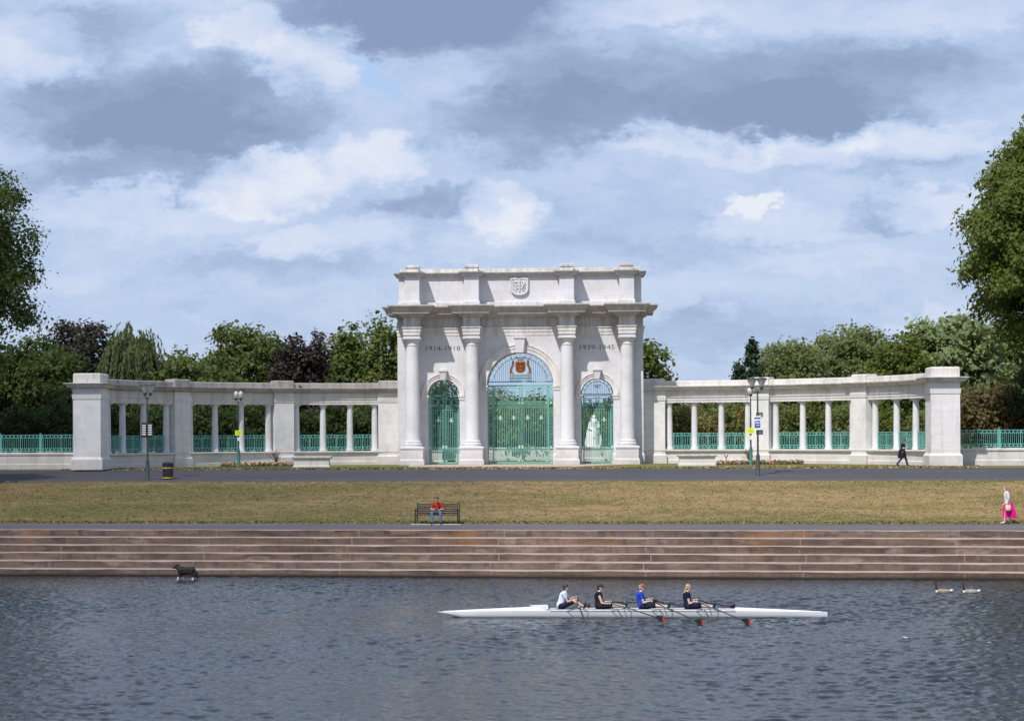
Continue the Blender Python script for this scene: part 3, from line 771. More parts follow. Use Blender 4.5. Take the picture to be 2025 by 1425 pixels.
        a2.box(-.16, .16, -.10, -.04, zc+.36, zc+.42)
        for i in range(5): a2.loft([[(-.16+.08*i-.03, -.09, zc+.42), (-.16+.08*i+.03, -.09, zc+.42), (-.16+.08*i+.03, -.05, zc+.42), (-.16+.08*i-.03, -.05, zc+.42)], [(-.16+.08*i-.004, -.08, zc+.52), (-.16+.08*i+.004, -.08, zc+.52), (-.16+.08*i+.004, -.06, zc+.52), (-.16+.08*i-.004, -.06, zc+.52)]])
        a2.build('gilding', M['gold'], co)
        a3 = MB()
        for s_ in (-1, 1):     # two rearing deer holding the shield
            a3.tube([(s_*.58, -.06, zc-.36), (s_*.56, -.06, zc-.18), (s_*.50, -.07, zc+.02), (s_*.44, -.07, zc+.20), (s_*.46, -.07, zc+.34), (s_*.40, -.07, zc+.40)], .085, 7, .045)
            a3.tube([(s_*.50, -.07, zc+.05), (s_*.38, -.08, zc+.08), (s_*.32, -.08, zc+.02)], .03, 5, .02); a3.tube([(s_*.50, -.07, zc+.16), (s_*.38, -.08, zc+.20), (s_*.30, -.08, zc+.18)], .03, 5, .02)
            a3.tube([(s_*.56, -.06, zc-.30), (s_*.44, -.06, zc-.36), (s_*.42, -.06, zc-.46)], .04, 5, .02)
            a3.tube([(s_*.60, -.06, zc-.36), (s_*.64, -.06, zc-.46)], .035, 5, .02)
            a3.tube([(s_*.47, -.06, zc+.40), (s_*.55, -.06, zc+.55), (s_*.50, -.06, zc+.66)], .014, 4); a3.tube([(s_*.53, -.06, zc+.50), (s_*.62, -.06, zc+.56)], .012, 4)
        for s_ in (-1, 1):     # mantling curling out above the shield
            a3.tube([(s_*.06, -.07, zc+.50), (s_*.20, -.08, zc+.60), (s_*.34, -.08, zc+.52), (s_*.30, -.08, zc+.44)], .035, 6, .02)
        a3.build('supporter', mat('tawny_paint', (.60, .36, .17), .5), co, smooth=50)
        co.scale = (1.12, 1.0, 1.12); co.location = (0, 0, zc*(1-1.12)+.03)
        a4 = MB(); a4.loft([[(x, -.09-.03*math.cos(x*4), zc-.56), (x, -.09-.03*math.cos(x*4), zc-.44), (x, -.05, zc-.44), (x, -.05, zc-.56)] for x in np.linspace(-.62, .62, 9)])
        a4.build('scroll', M['white'], co)
    return G
gate(-5.07, 1.06, 4.58, 'narrow turquoise iron gate in the left side archway, dark trees behind it', False)
gate(0, 2.2, 5.2, 'broad double turquoise iron gate in the tall central archway, painted arms above it', True)
gate(5.07, 1.06, 4.58, 'narrow turquoise iron gate in the right side archway, white statue behind it', False)

# ------------------------------------------------------------------ curved colonnades
RC = 17.02; CY = 1.9-RC; CX = 8.1
M['wing_stone'] = mat('colonnade_stone', (.83, .80, .775), .85, spec=.25, fn=stone_fn(.22), bump=(13, .3, .02))
def arcpt(s_, th, r, z=0.0): return (s_*(CX+r*math.sin(th)), CY+r*math.cos(th), z)
def sweep(g, s_, t0, t1, prof, n=None):
    n = n or max(2, int(abs(t1-t0)/R(2.2)))
    loops = []
    for i in range(n+1):
        th = t0+(t1-t0)*i/n
        loops.append([arcpt(s_, th, RC+o_, z) for o_, z in prof])
    g.loft(loops)
def prof_sym(hw, lv):
    """closed section: lv list of (z, ov) up the front; mirrored down the back"""
    return [(-hw-ov, z) for z, ov in lv]+[(hw+ov, z) for z, ov in reversed(lv)]
PANEL = {}
def railing_panel(L, key):
    """flat railing panel running along local x, centred"""
    if key in PANEL: return PANEL[key]
    g = MB(); h0, h1 = .10, 1.06
    for z_ in (h0, h0+.14, h1-.16, h1): g.box(-L/2, L/2, -.022, .022, z_-.02, z_+.02)
    for x in (-L/2+.02, L/2-.02, ): g.box(x-.022, x+.022, -.03, .03, 0, h1+.02)
    g.box(-.02, .02, -.022, .022, .0, h1)
    n = max(3, int(L/.115))
    for i in range(1, n):
        x = -L/2+L*i/n; g.box(x-.011, x+.011, -.012, .012, h0+.14, h1-.16)
    for z_ in (h0+.07, h1-.08):
        for i in range(n): 
            if i % 2 == 0: g.box(-L/2+L*(i+.5)/n-.03, -L/2+L*(i+.5)/n+.03, -.01, .01, z_-.05, z_+.05)
    o = g.build('railing', M['rail']); me = o.data; bpy.data.objects.remove(o)
    PANEL[key] = me; return me
def wing(s_, label):
    W_ = thing('colonnade', label, 'colonnade', (s_*17, -7, 0))
    off = Vector((s_*17, -7, 0))
    def fin(g, name, m, parent=W_, **k):
        o = g.build(name, m, None, **k)
        for v in o.data.vertices: v.co -= off
        o.parent = parent; return o
    PC, PE = (M['dark_stone'], M['old_stone']) if s_ < 0 else (M['old_stone'], M['mid_stone'])  # left wing takes darker stones: weathering with some shade painted in
    piers = [(R(2.2), .82, .80), (R(27), .66, .78), (R(53.6), .66, .78)]
    tend = R(84)
    g = MB(); sweep(g, s_, R(-.5), tend, prof_sym(.36, [(0, .06), (.22, .06), (.26, .0), (.78, .0), (.80, .04), (.82, .15), (.90, .17), (.93, .10)]))
    fin(g, 'plinth_wall', M['wing_stone'])
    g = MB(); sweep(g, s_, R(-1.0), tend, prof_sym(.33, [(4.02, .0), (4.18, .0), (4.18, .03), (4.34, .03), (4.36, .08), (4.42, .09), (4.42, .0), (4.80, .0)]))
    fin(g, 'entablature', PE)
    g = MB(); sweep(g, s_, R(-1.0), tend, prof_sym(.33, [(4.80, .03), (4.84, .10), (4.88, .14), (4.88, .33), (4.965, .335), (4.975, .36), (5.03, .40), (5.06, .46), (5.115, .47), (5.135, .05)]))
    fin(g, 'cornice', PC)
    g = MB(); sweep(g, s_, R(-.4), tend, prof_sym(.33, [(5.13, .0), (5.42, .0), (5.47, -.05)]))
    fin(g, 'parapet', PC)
    for (th, hw, hd) in piers:
        c = Vector(arcpt(s_, th, RC)); rot = Matrix.Translation(c) @ Matrix.Rotation(-s_*th, 4, 'Z')
        g = MB(); g.M = rot
        g.stack(rect(-hw, hw, -.5, .5), [(.0, .10), (.55, .10), (.60, .04), (.66, .0), (4.16, .0), (4.16, .03), (4.36, .06), (4.44, .07), (4.44, .015), (4.797, .015)])
        pr_ = fin(g, 'pier', M['wing_stone'])
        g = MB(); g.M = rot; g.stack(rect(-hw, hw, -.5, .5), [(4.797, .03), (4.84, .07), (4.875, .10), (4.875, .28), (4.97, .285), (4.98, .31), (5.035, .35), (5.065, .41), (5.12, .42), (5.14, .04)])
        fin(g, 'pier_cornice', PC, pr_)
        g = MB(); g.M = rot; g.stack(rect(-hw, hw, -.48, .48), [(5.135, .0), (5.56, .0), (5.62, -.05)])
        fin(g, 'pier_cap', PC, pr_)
    # free standing end block, square to the front
    ex, ey = s_*25.15, -14.15
    g = MB(); g.stack(rect(ex-.83, ex+.83, ey-1.0, ey+1.1), [(.0, .12), (.62, .12), (.70, .05), (.76, .0), (4.20, .0), (4.20, .03), (4.40, .05), (4.48, .06), (4.48, .01), (4.84, .01)])
    ep = fin(g, 'end_block', M['wing_stone'])
    g = MB(); g.stack(rect(ex-.83, ex+.83, ey-1.0, ey+1.1), [(4.84, .03), (4.88, .10), (4.91, .14), (4.91, .28), (4.97, .29), (4.99, .33), (5.07, .42), (5.12, .48), (5.15, .48), (5.175, .03)])
    fin(g, 'block_cornice', M['old_stone'], ep)
    g = MB(); g.stack(rect(ex-.83, ex+.83, ey-1.0, ey+1.1), [(5.17, -.01), (5.66, -.01), (5.74, -.07)])
    fin(g, 'block_cap', M['old_stone'], ep)
    # columns
    cols = [5.9, 11.5, 17.6, 23.7, 30.3, 36.9, 43.5, 50.2, 57.0, 64.2, 71.8, 78.2]
    cp = [(.27, .92), (.27, .957), (.245, .958), (.255, .99), (.255, 1.03), (.22, 1.06), (.205, 1.10), (.205, 2.2), (.196, 3.0), (.178, 3.76), (.20, 3.78), (.20, 3.81), (.178, 3.83), (.18, 3.88), (.23, 3.93), (.235, 3.945)]
    first = None
    for d_ in cols:
        p = Vector(arcpt(s_, R(d_), RC))
        if first is None:
            g = MB(); g.lathe(cp, (0, 0, 0), 18); o = g.build('column', M['smooth_stone'], W_, smooth=35)
            g = MB(); g.box(-.25, .25, -.25, .25, 3.945, 4.018)
            c2 = g.build('capital', M['smooth_stone'], o); first = (o, c2)
        else:
            o = first[0].copy(); COL.objects.link(o); o.parent = W_
            c2 = first[1].copy(); COL.objects.link(c2); c2.parent = o
        o.location = p-off; o.rotation_euler = (0, 0, -s_*R(d_))
    for i in range(len(cols)-1):
        a, b = cols[i], cols[i+1]
        if i in (3, 7): continue
        ga = .235
        pa = Vector(arcpt(s_, R(a), RC+.02)); pb = Vector(arcpt(s_, R(b), RC+.02))
        L = (pb-pa).length-2*ga
        me_ = railing_panel(L, round(L, 2))
        o = bpy.data.objects.new('railing', me_); COL.objects.link(o); o.parent = W_
        mid = (pa+pb)/2; o.location = mid-off+Vector((0, 0, .94)); d = pb-pa
        o.rotation_euler = (0, 0, math.atan2(d.y, d.x))
    return W_
wing(-1, 'pale stone colonnade curving forward from the left side of the arch, partly in shade')
wing(1, 'bright stone colonnade curving forward from the right side of the arch')

# outer walls with railings beyond the end blocks
for s_, lab in ((-1, 'low stone wall with turquoise railings left of the left colonnade'), (1, 'low stone wall with turquoise railings right of the right colonnade')):
    x0_ = s_*26.0
    B = thing('boundary_wall', lab, 'wall', (x0_, -12.4, 0))
    g = MB(); xa, xb = (0, 30) if s_ > 0 else (-30, 0)
    g.stack(lambda ov: [(xa, -.25-ov), (xb, -.25-ov), (xb, .25+ov), (xa, .25+ov)], [(0, .05), (.3, .05), (.34, 0), (.86, .0), (.88, .06), (.98, .07), (1.02, .02)])
    g.build('wall', M['mid_stone'], B)
    for i in range(11):
        me_ = railing_panel(2.38, 2.38)
        o = bpy.data.objects.new('railing', me_); COL.objects.link(o); o.parent = B; o.location = (s_*(1.45+2.5*i), 0, 1.02)
        g = MB(); g.box(-.045, .045, -.045, .045, 0, 1.14); g.box(-.06, .06, -.06, .06, 1.14, 1.17)
        p = g.build('railing_post', M['rail'], B); p.location = (s_*(.2+2.5*i), 0, 1.02)

# ------------------------------------------------------------------ foliage
def leaf_mat(name, dark, light, trans=.35, warm=None):
    m = bpy.data.materials.new(name); m.use_nodes = True; T = NT(m.node_tree); b = T.n['Principled BSDF']
    geo = T.new('ShaderNodeNewGeometry'); pos = geo.outputs['Position']; rnd = geo.outputs['Random Per Island']
    n_ = T.noise(pos, .55, 4, .6)[0]
    c = T.mix(T.rng(n_, .36, .64), dark, light)
    c = T.mix(T.m('MULTIPLY', rnd, .55), c, tuple(min(1, v*1.7) for v in light))
    if warm: c = T.mix(T.rng(T.noise(T.mp(pos, (1, 1, 1), (5, 5, 5)), .8, 4, .6)[0], .5, .62, 0, .8), c, warm)
    T.put(b.inputs['Base Color'], c); b.inputs['Roughness'].default_value = .55; b.inputs['Specular IOR Level'].default_value = .25
    tr = T.new('ShaderNodeBsdfTranslucent'); T.put(tr.inputs[0], T.mix(1.0, c, (1.35, 1.5, .6), 'MULTIPLY'))
    mx = T.new('ShaderNodeMixShader'); mx.inputs[0].default_value = trans
    T.l.new(b.outputs[0], mx.inputs[1]); T.l.new(tr.outputs[0], mx.inputs[2]); T.l.new(mx.outputs[0], T.n['Material Output'].inputs[0])
    return m
LM = dict(rgreen=leaf_mat('sunny_green_leaves', (.074, .094, .019), (.122, .145, .032), .45), sunny=leaf_mat('mid_olive_green_leaves', (.112, .130, .050), (.175, .192, .082), .5),
    green=leaf_mat('green_leaves', (.045, .066, .015), (.085, .115, .026)),
    deep=leaf_mat('deep_green_leaves', (.026, .042, .012), (.052, .074, .020)),
    bright=leaf_mat('lime_green_leaves', (.075, .095, .026), (.125, .150, .045), .4),
    copper=leaf_mat('copper_leaves', (.030, .028, .020), (.052, .045, .032), .25),
    redc=leaf_mat('purple_red_leaves', (.022, .018, .017), (.040, .028, .025), .25, (.062, .034, .026)),
    willow=leaf_mat('willow_leaves', (.095, .118, .045), (.155, .180, .085), .45),
    silver=leaf_mat('silvery_leaves', (.12, .15, .07), (.22, .26, .13), .4),
    olive=leaf_mat('olive_leaves', (.14, .13, .045), (.20, .175, .07), .45, (.24, .16, .07)),
    russet=leaf_mat('russet_leaves', (.075, .070, .030), (.12, .095, .040), .35, (.17, .10, .05)),
    conifer=leaf_mat('conifer_leaves', (.016, .032, .016), (.032, .055, .024), .15))
M['bark'] = mat('bark', (.07, .055, .042), .95, bump=(12, .8, .05))
def leaves(cen, nrm, size, rs, asp=.62):
    n = len(cen)
    d = rs.normal(size=(n, 3)); nn = nrm+.55*d*np.linalg.norm(nrm, axis=1, keepdims=True)+1e-6
    nn /= np.linalg.norm(nn, axis=1, keepdims=True)
    a = rs.normal(size=(n, 3)); u = np.cross(nn, a); u /= np.linalg.norm(u, axis=1, keepdims=True)+1e-9; v = np.cross(nn, u)
    s = size*(.40+1.15*rs.rand(n, 1)**1.4); l = s*.5; w_ = s*.5*asp
    bend = nn*s*.12
    q = np.stack([cen-u*l, cen+v*w_+bend, cen+u*l, cen-v*w_+bend], 1).reshape(-1, 3)
    return q
def crown_mesh(name, m, lobes, dens, size, rs, clump=34, spread=.38, shell=.82, down=.25, zmin=.3, asp=.62):
    out = []
    for (c, r) in lobes:
        c = np.array(c, float); r = np.array(r, float)
        area = 4*math.pi*((r[0]*r[1]*r[2])**(2/3)); k = max(3, int(area*dens/clump))
        d = rs.normal(size=(k, 3)); d /= np.linalg.norm(d, axis=1, keepdims=True)
        d[:, 2] = np.where(d[:, 2] < -.35, -d[:, 2]*rs.rand(k), d[:, 2])
        rad = shell+(1.06-shell)*rs.rand(k, 1)**.6
        cc = c+d*r*rad
        cc = np.repeat(cc, clump, 0); dd = np.repeat(d, clump, 0)
        off = rs.normal(size=cc.shape)*spread*np.array([1, 1, .7])
        p = cc+off; p[:, 2] -= down*np.abs(off[:, 0])
        keep = p[:, 2] > zmin
        nn = dd*.8+off/spread*.25+np.array([-.12, -.25, .5])
        out.append(leaves(p[keep], nn[keep], size, rs, asp))
    co = np.vstack(out); nq = len(co)//4
    return np_mesh(name, co, np.arange(nq*4).reshape(-1, 4), (), [m])
def trunk(g, h, r, spread, rs, n=7):
    g.tube([(0, 0, -.3), (r*.2, 0, h*.25), (-r*.2, r*.3, h*.6), (0, 0, h*.92)], r, 9, r*.25)
    for i in range(n):
        a = 6.28*i/n+rs.rand(); z0 = h*(.25+.5*rs.rand()); L = spread*(.6+.35*rs.rand())
        p1 = (math.cos(a)*L*.45, math.sin(a)*L*.45, z0+h*.14); p2 = (math.cos(a)*L, math.sin(a)*L, z0+h*(.22+.12*rs.rand()))
        g.tube([(0, 0, z0), p1, p2], r*.42, 6, r*.1)
def lobes_for(hw, z0, z1, rs, n, ry=None, rmin=.34, rmax=.52, shape=1.0):
    """overlapping lobes filling a rounded crown"""
    L = []; H2 = (z1-z0)/2; zc = (z0+z1)/2; ry = ry or hw*.8
    L.append(((0, 0, zc), (hw*.66, ry*.66, H2*.72)))
    for i in range(n):
        a = 6.283*(i*.618 % 1); e = -0.75+1.72*((i+.5)/n)
        e = max(-1, min(1, e)); ce = math.sqrt(max(0, 1-e*e))
        rr = hw*(rmin+(rmax-rmin)*rs.rand()); k = (1-rr/hw*.92)
        zz = zc+e*(H2-rr*.62)
        L.append(((math.cos(a)*ce**shape*hw*k*1.15, math.sin(a)*ce**shape*ry*k*1.15, zz), (rr, rr*.9, rr*(.66+.25*rs.rand()))))
    return L
def tree(name, label, px, top, hwpx, D, m, seed, z0=1.0, size=.34, dens=34, n=13, cat='tree', clump=30, spread=.36, bottom=None, lobes=None, down=.25, group='trees behind the memorial', asp=.62, tr=.22, rmin=.34, rmax=.52):
    rs = np.random.RandomState(seed)
    b = at(px, 862, D); zt = at(px, top, D).z; hw = hwpx*D/F
    root = thing(name, label, cat, (b.x, b.y, 0), group=group)
    L = lobes(hw, zt, rs) if lobes else lobes_for(hw, z0, zt-.15, rs, n, rmin=rmin, rmax=rmax)
    me = crown_mesh('crown', LM[m], L, dens, size, rs, clump, spread, down=down, asp=asp)
    o = bpy.data.objects.new('crown', me); COL.objects.link(o); o.parent = root
    g = MB(); trunk(g, zt*.8, tr*(zt/9)+.06, hw*.75, rs); g.build('trunk', M['bark'], root, smooth=60)
    return root
def willow(label, px, top, hwpx, D, seed):
    rs = np.random.RandomState(seed); b = at(px, 862, D); zt = at(px, top, D).z; hw = hwpx*D/F
    root = thing('willow_tree', label, 'tree', (b.x, b.y, 0), group='trees behind the memorial')
    cen = []; nr = []
    for i in range(340):
        a = rs.rand()*6.283; r = hw*math.sqrt(rs.rand())*(.80+.25*rs.rand()); x, y = r*math.cos(a), r*math.sin(a)*.8
        zs_ = zt*(1-.16*(r/hw)**4)-rs.rand()**1.8*2.6-1.3*abs(math.sin(a*2.5+r*.9+.6))-.5*abs(math.sin(a*7)); L = 1.6+3.2*rs.rand()
        ox, oy = math.cos(a)*.85, math.sin(a)*.6
        k = int(L*13)
        for j in range(k):
            t_ = j/k; cen.append((x+ox*t_**.5+rs.normal()*.06, y+oy*t_**.5+rs.normal()*.06, zs_-L*t_)); nr.append((math.cos(a), math.sin(a), .2))
    cen = np.array(cen); nr = np.array(nr); keep = cen[:, 2] > .4; cen = cen[keep]; nr = nr[keep]
    n = len(cen); nn = nr+.5*rs.normal(size=(n, 3)); nn /= np.linalg.norm(nn, axis=1, keepdims=True)
    u = np.array([0, 0, 1.])+.25*rs.normal(size=(n, 3)); u -= nn*np.sum(u*nn, 1, keepdims=True); u /= np.linalg.norm(u, axis=1, keepdims=True); v = np.cross(nn, u)
    s = .40*(.6+.7*rs.rand(n, 1)); l = s*.55; w_ = s*.17
    q = np.stack([cen-u*l, cen+v*w_, cen+u*l, cen-v*w_], 1).reshape(-1, 3)
    me = np_mesh('crown', q, np.arange(n*4).reshape(-1, 4), (), [LM['willow']])
    o = bpy.data.objects.new('crown', me); COL.objects.link(o); o.parent = root
    g = MB(); trunk(g, zt*.85, .38, hw*.8, rs, 9); g.build('trunk', M['bark'], root, smooth=60)
    return root

# --- the row behind the memorial, left to right
tree('broadleaf_tree', 'broad mid green tree behind the railings at the far left, below the copper crown', 62, 668, 108, 150, 'green', 11, z0=.6, n=16)
tree('broadleaf_tree', 'lower dark green tree behind the railings, at the left edge next to the end block', 120, 745, 60, 146, 'deep', 12, z0=.3, n=10)
tree('copper_beech_tree', 'dark copper leaved tree with a rounded top, left of the weeping willow', 152, 628, 84, 168, 'copper', 13, z0=1.5, n=15)
willow('pale green weeping willow with hanging strands, behind the left end bay', 262, 630, 57, 156, 14)
tree('broadleaf_tree', 'small bright green tree between the willow and the tallest green tree', 368, 688, 62, 152, 'bright', 15, z0=.5)
tree('broadleaf_tree', 'tallest green tree behind the left colonnade, with a pale leafy top', 488, 634, 84, 162, 'bright', 16, z0=1.0, n=18)
tree('broadleaf_tree', 'green tree shoulder between the tallest green tree and the purple tree', 552, 664, 52, 160, 'green', 51, z0=.3, n=13)
tree('broadleaf_tree', 'green tree joining the small bright tree and the tallest one', 418, 690, 50, 156, 'green', 52, z0=.3, n=12)
tree('broadleaf_tree', 'dull green tree low behind the willow', 318, 712, 52, 164, 'deep', 53, z0=.3, n=12)
tree('broadleaf_tree', 'dark green tree between the purple tree and the spiky trees', 700, 668, 50, 158, 'green', 54, z0=.3, n=13)
tree('broadleaf_tree', 'rounded green tree just right of the pointed conifer', 1522, 694, 46, 150, 'sunny', 55, z0=.4, n=12, size=.29)
tree('broadleaf_tree', 'dark green tree filling the gaps under the tallest green tree', 430, 735, 90, 148, 'green', 17, z0=.3, n=12)
tree('purple_plum_tree', 'purple red leaved tree with thin twigs on top, behind the second bay from the arch', 598, 664, 66, 154, 'redc', 18, z0=.3, n=15, dens=36)
tree('purple_plum_tree', 'thin dark red twiggy tree top rising behind the purple tree', 632, 645, 24, 158, 'redc', 19, z0=3.0, n=12, dens=15, spread=.26, size=.27)
tree('broadleaf_tree', 'yellowish green tree top between the purple tree and the spiky green trees', 666, 646, 36, 164, 'olive', 20, z0=2.0, n=11)
def spiky(hw, zt, rs):
    L = []
    for i in range(9):
        x = (-.75+1.5*rs.rand())*hw; y = (-.6+1.2*rs.rand())*hw*.8; top_ = zt*(1-.16*rs.rand()-.10*abs(x)/hw); r = .55+.35*rs.rand()
        for k in range(6): L.append(((x, y, top_-.5-k*top_/6.5), (r*(.5+.28*k), r*(.5+.28*k), top_/8+.2)))
    return L
tree('cypress_tree', 'spiky topped green tree beside the purple tree, left of the arch', 708, 655, 42, 152, 'green', 21, lobes=spiky, dens=30, down=-.3)
tree('cypress_tree', 'spiky topped bright green tree standing against the left side of the arch', 768, 636, 42, 150, 'bright', 22, lobes=spiky, dens=30, down=-.3)
tree('broadleaf_tree', 'sunlit green tree showing behind the right side of the arch', 1286, 672, 52, 150, 'rgreen', 23, z0=.4, n=15, size=.36)
def cone(hw, zt, rs):
    L = []
    for k in range(13):
        f = k/12; z_ = .8+(zt-1.0)*f; r = hw*(1-f)**.85+.10
        for j in range(4):
            a = rs.rand()*6.28; L.append(((math.cos(a)*r*.45, math.sin(a)*r*.45, z_-.1*j), (r*.62, r*.62, .34)))
    return L
tree('conifer_tree', 'dark pointed conifer at the left end of the right hand trees', 1488, 676, 34, 149, 'conifer', 24, lobes=cone, dens=26, spread=.2, size=.28, down=.5)
tree('conifer_tree', 'low dark fir beside the pointed conifer, above the right colonnade', 1462, 722, 26, 147, 'conifer', 25, lobes=cone, dens=26, spread=.2, size=.28, down=.5)
tree('broadleaf_tree', 'rounded green tree behind the first pier of the right colonnade', 1560, 668, 84, 152, 'sunny', 26, z0=.4, n=20, size=.29, dens=42)
tree('broadleaf_tree', 'tallest rounded green tree behind the right colonnade', 1692, 640, 92, 156, 'sunny', 27, z0=.6, n=22, size=.29, dens=42)
tree('broadleaf_tree', 'dark green rounded tree behind the end bay of the right colonnade', 1788, 658, 66, 150, 'rgreen', 28, z0=.4, n=16)
tree('whitebeam_tree', 'pale silvery green tree behind the right end block', 1880, 622, 100, 152, 'silver', 29, z0=1.0, n=19, size=.42)
tree('whitebeam_tree', 'pale silvery green tree under the big tree at the right edge', 1985, 640, 90, 156, 'silver', 30, z0=1.0, n=14, size=.42)
tree('russet_shrub', 'brownish green rounded shrub behind the right hand railings', 1958, 752, 72, 142, 'russet', 31, z0=.2, n=14, size=.26, cat='shrub', dens=44)
tree('russet_shrub', 'dark green shrub at the right edge beyond the brownish one', 2045, 700, 52, 141, 'deep', 32, z0=.2, n=12, size=.28, cat='shrub')
# --- shrubs seen between the columns and through the gates
SH = [(1345, 790, 58, 143, 'olive', 'golden brown shrub behind the first bay right of the arch'), (1395, 812, 40, 141, 'olive', 'low golden shrub between the first two columns right of the arch'),
      (1440, 782, 52, 146, 'sunny', 'green shrub behind the middle of the first right bay'), (1500, 776, 50, 143, 'olive', 'olive brown shrub behind the lamp posts on the right'),
      (1590, 780, 62, 142, 'bright', 'bright green shrub behind the middle bay on the right'), (1670, 786, 56, 142, 'sunny', 'green shrub left of the second pier of the right colonnade'),
      (1750, 800, 52, 141, 'rgreen', 'dark shrub behind the end bay of the right colonnade'), (1810, 806, 40, 141, 'sunny', 'small green shrub beside the right end block'), (1240, 800, 48, 146, 'green', 'green shrub hidden by the last column of the arch'),
      (1100, 775, 60, 158, 'sunny', 'green shrub seen through the right leaf of the central gate'), (1030, 782, 56, 156, 'sunny', 'pale green shrub seen through the middle of the central gate'),
      (965, 768, 60, 158, 'sunny', 'green shrub seen through the left leaf of the central gate'), (875, 742, 60, 150, 'deep', 'tall dark shrub filling the left side gate'),
      (1180, 806, 42, 160, 'sunny', 'green shrub behind the white statue'), (1215, 768, 26, 152, 'green', 'upright green shrub at the right edge of the right side gate'),
      (735, 790, 60, 144, 'deep', 'dark green shrub behind the first bay left of the arch'), (650, 786, 60, 144, 'deep', 'dark shrub below the purple tree behind the first left bay'),
      (560, 800, 60, 143, 'deep', 'dark shrub behind the third pier of the left colonnade'), (480, 792, 58, 143, 'deep', 'dark green shrub behind the middle left bay'),
      (395, 790, 58, 142, 'deep', 'dark green shrub behind the second pier on the left'), (310, 796, 58, 141, 'deep', 'dark green shrub behind the left end bay'),
      (225, 790, 60, 141, 'deep', 'dark green shrub beside the left end block'), (110, 800, 60, 140, 'deep', 'dark green shrub behind the left hand railings'), (20, 795, 62, 140, 'deep', 'dark green shrub at the left edge behind the railings')]
for i, (px, tp, hw_, D, m_, lab) in enumerate(SH):
    tree('garden_shrub', lab, px, tp, hw_, D, m_, 60+i, z0=.1, n=9, size=.24, dens=40, cat='shrub', clump=24, spread=.26, group='shrubs behind the memorial', tr=.06)
# --- a far wood closes the view behind the park trees
rs = np.random.RandomState(5)
L = []
for i in range(120):
    p = at(-60+i*18.5, 862, 235); L.append(((p.x, p.y, 1.8+rs.rand()*.8), (3.2, 2.5, 2.6+rs.rand()*1.2)))
me = crown_mesh('distant_wood', LM['deep'], L, 16, .55, rs, 20, .5, zmin=0)
o = bpy.data.objects.new('distant_wood', me); COL.objects.link(o); tag(o, 'low dark line of far off woodland beyond the garden', 'woodland', kind='stuff')
# --- the two big trees at the edges
def big_left(hw, zt, rs):
    L = [((0, 0, 13), (7.2, 6.5, 7.5))]
    for i in range(30):
        a = i*2.4; e = -.85+1.8*((i+.5)/30); e = min(1, e); ce = math.sqrt(max(0, 1-e*e)); r = 1.6+1.1*rs.rand()
        L.append(((math.cos(a)*ce*6.6, math.sin(a)*ce*6.2, 13.2+e*7.2), (r, r, r*.75)))
    return L
def big_tree(name, label, x, y, z0, zt, hw, m, seed, n=34, size=.25, dens=60, lean=0.0):
    rs = np.random.RandomState(seed); zb = gz(x, y)
    root = thing(name, label, 'tree', (x, y, zb), group='tall plane trees at the two sides')
    zc = (z0+zt)/2-zb; H2 = (zt-z0)/2
    L = [((0, 0, zc), (hw*.78, hw*.75, H2*.84))]
    for i in range(n):
        a = i*2.39996; e = -.92+1.86*((i+.5)/n); ce = math.sqrt(max(0, 1-min(1, e*e))); r = hw*(.17+.12*rs.rand())
        wdt = hw-r*.9-lean*max(0, e)*hw
        L.append(((math.cos(a)*ce**.7*wdt, math.sin(a)*ce**.7*wdt, zc+e*(H2-r*.5)), (r, r, r*.78)))
    me = crown_mesh('crown', LM[m], L, dens, size, rs, 40, .42, shell=.8, zmin=z0-zb-.5)
    o = bpy.data.objects.new('crown', me); COL.objects.link(o); o.parent = root
    g = MB(); trunk(g, (zt-zb)*.85, .55, hw*.85, rs, 14); g.build('trunk', M['bark'], root, smooth=60)
    return root
big_tree('plane_tree', 'tall dark plane tree at the left edge, behind the railings', -38.2, -8.0, 4.6, 20.6, 8.0, 'green', 41, size=.25, dens=56)
big_tree('plane_tree', 'large plane tree outside the left edge, mirrored darkly in the river', -50.5, -14.0, 4.0, 27.0, 10.5, 'deep', 45, size=.42, dens=24)
big_tree('plane_tree', 'large plane tree outside the right edge, mirrored darkly in the river', 50.5, -6.0, 4.0, 27.0, 10.0, 'deep', 46, size=.42, dens=24)
big_tree('plane_tree', 'smaller plane tree at the far left, its shade falling on the road', -32.4, -27.5, 4.6, 12.5, 3.4, 'green', 43, n=16, size=.25)
big_tree('plane_tree', 'tall plane tree at the right edge with a loose leafy top', 36.9, -2.5, 5.9, 22.4, 8.5, 'rgreen', 42, n=52, size=.31, lean=.22, dens=56)

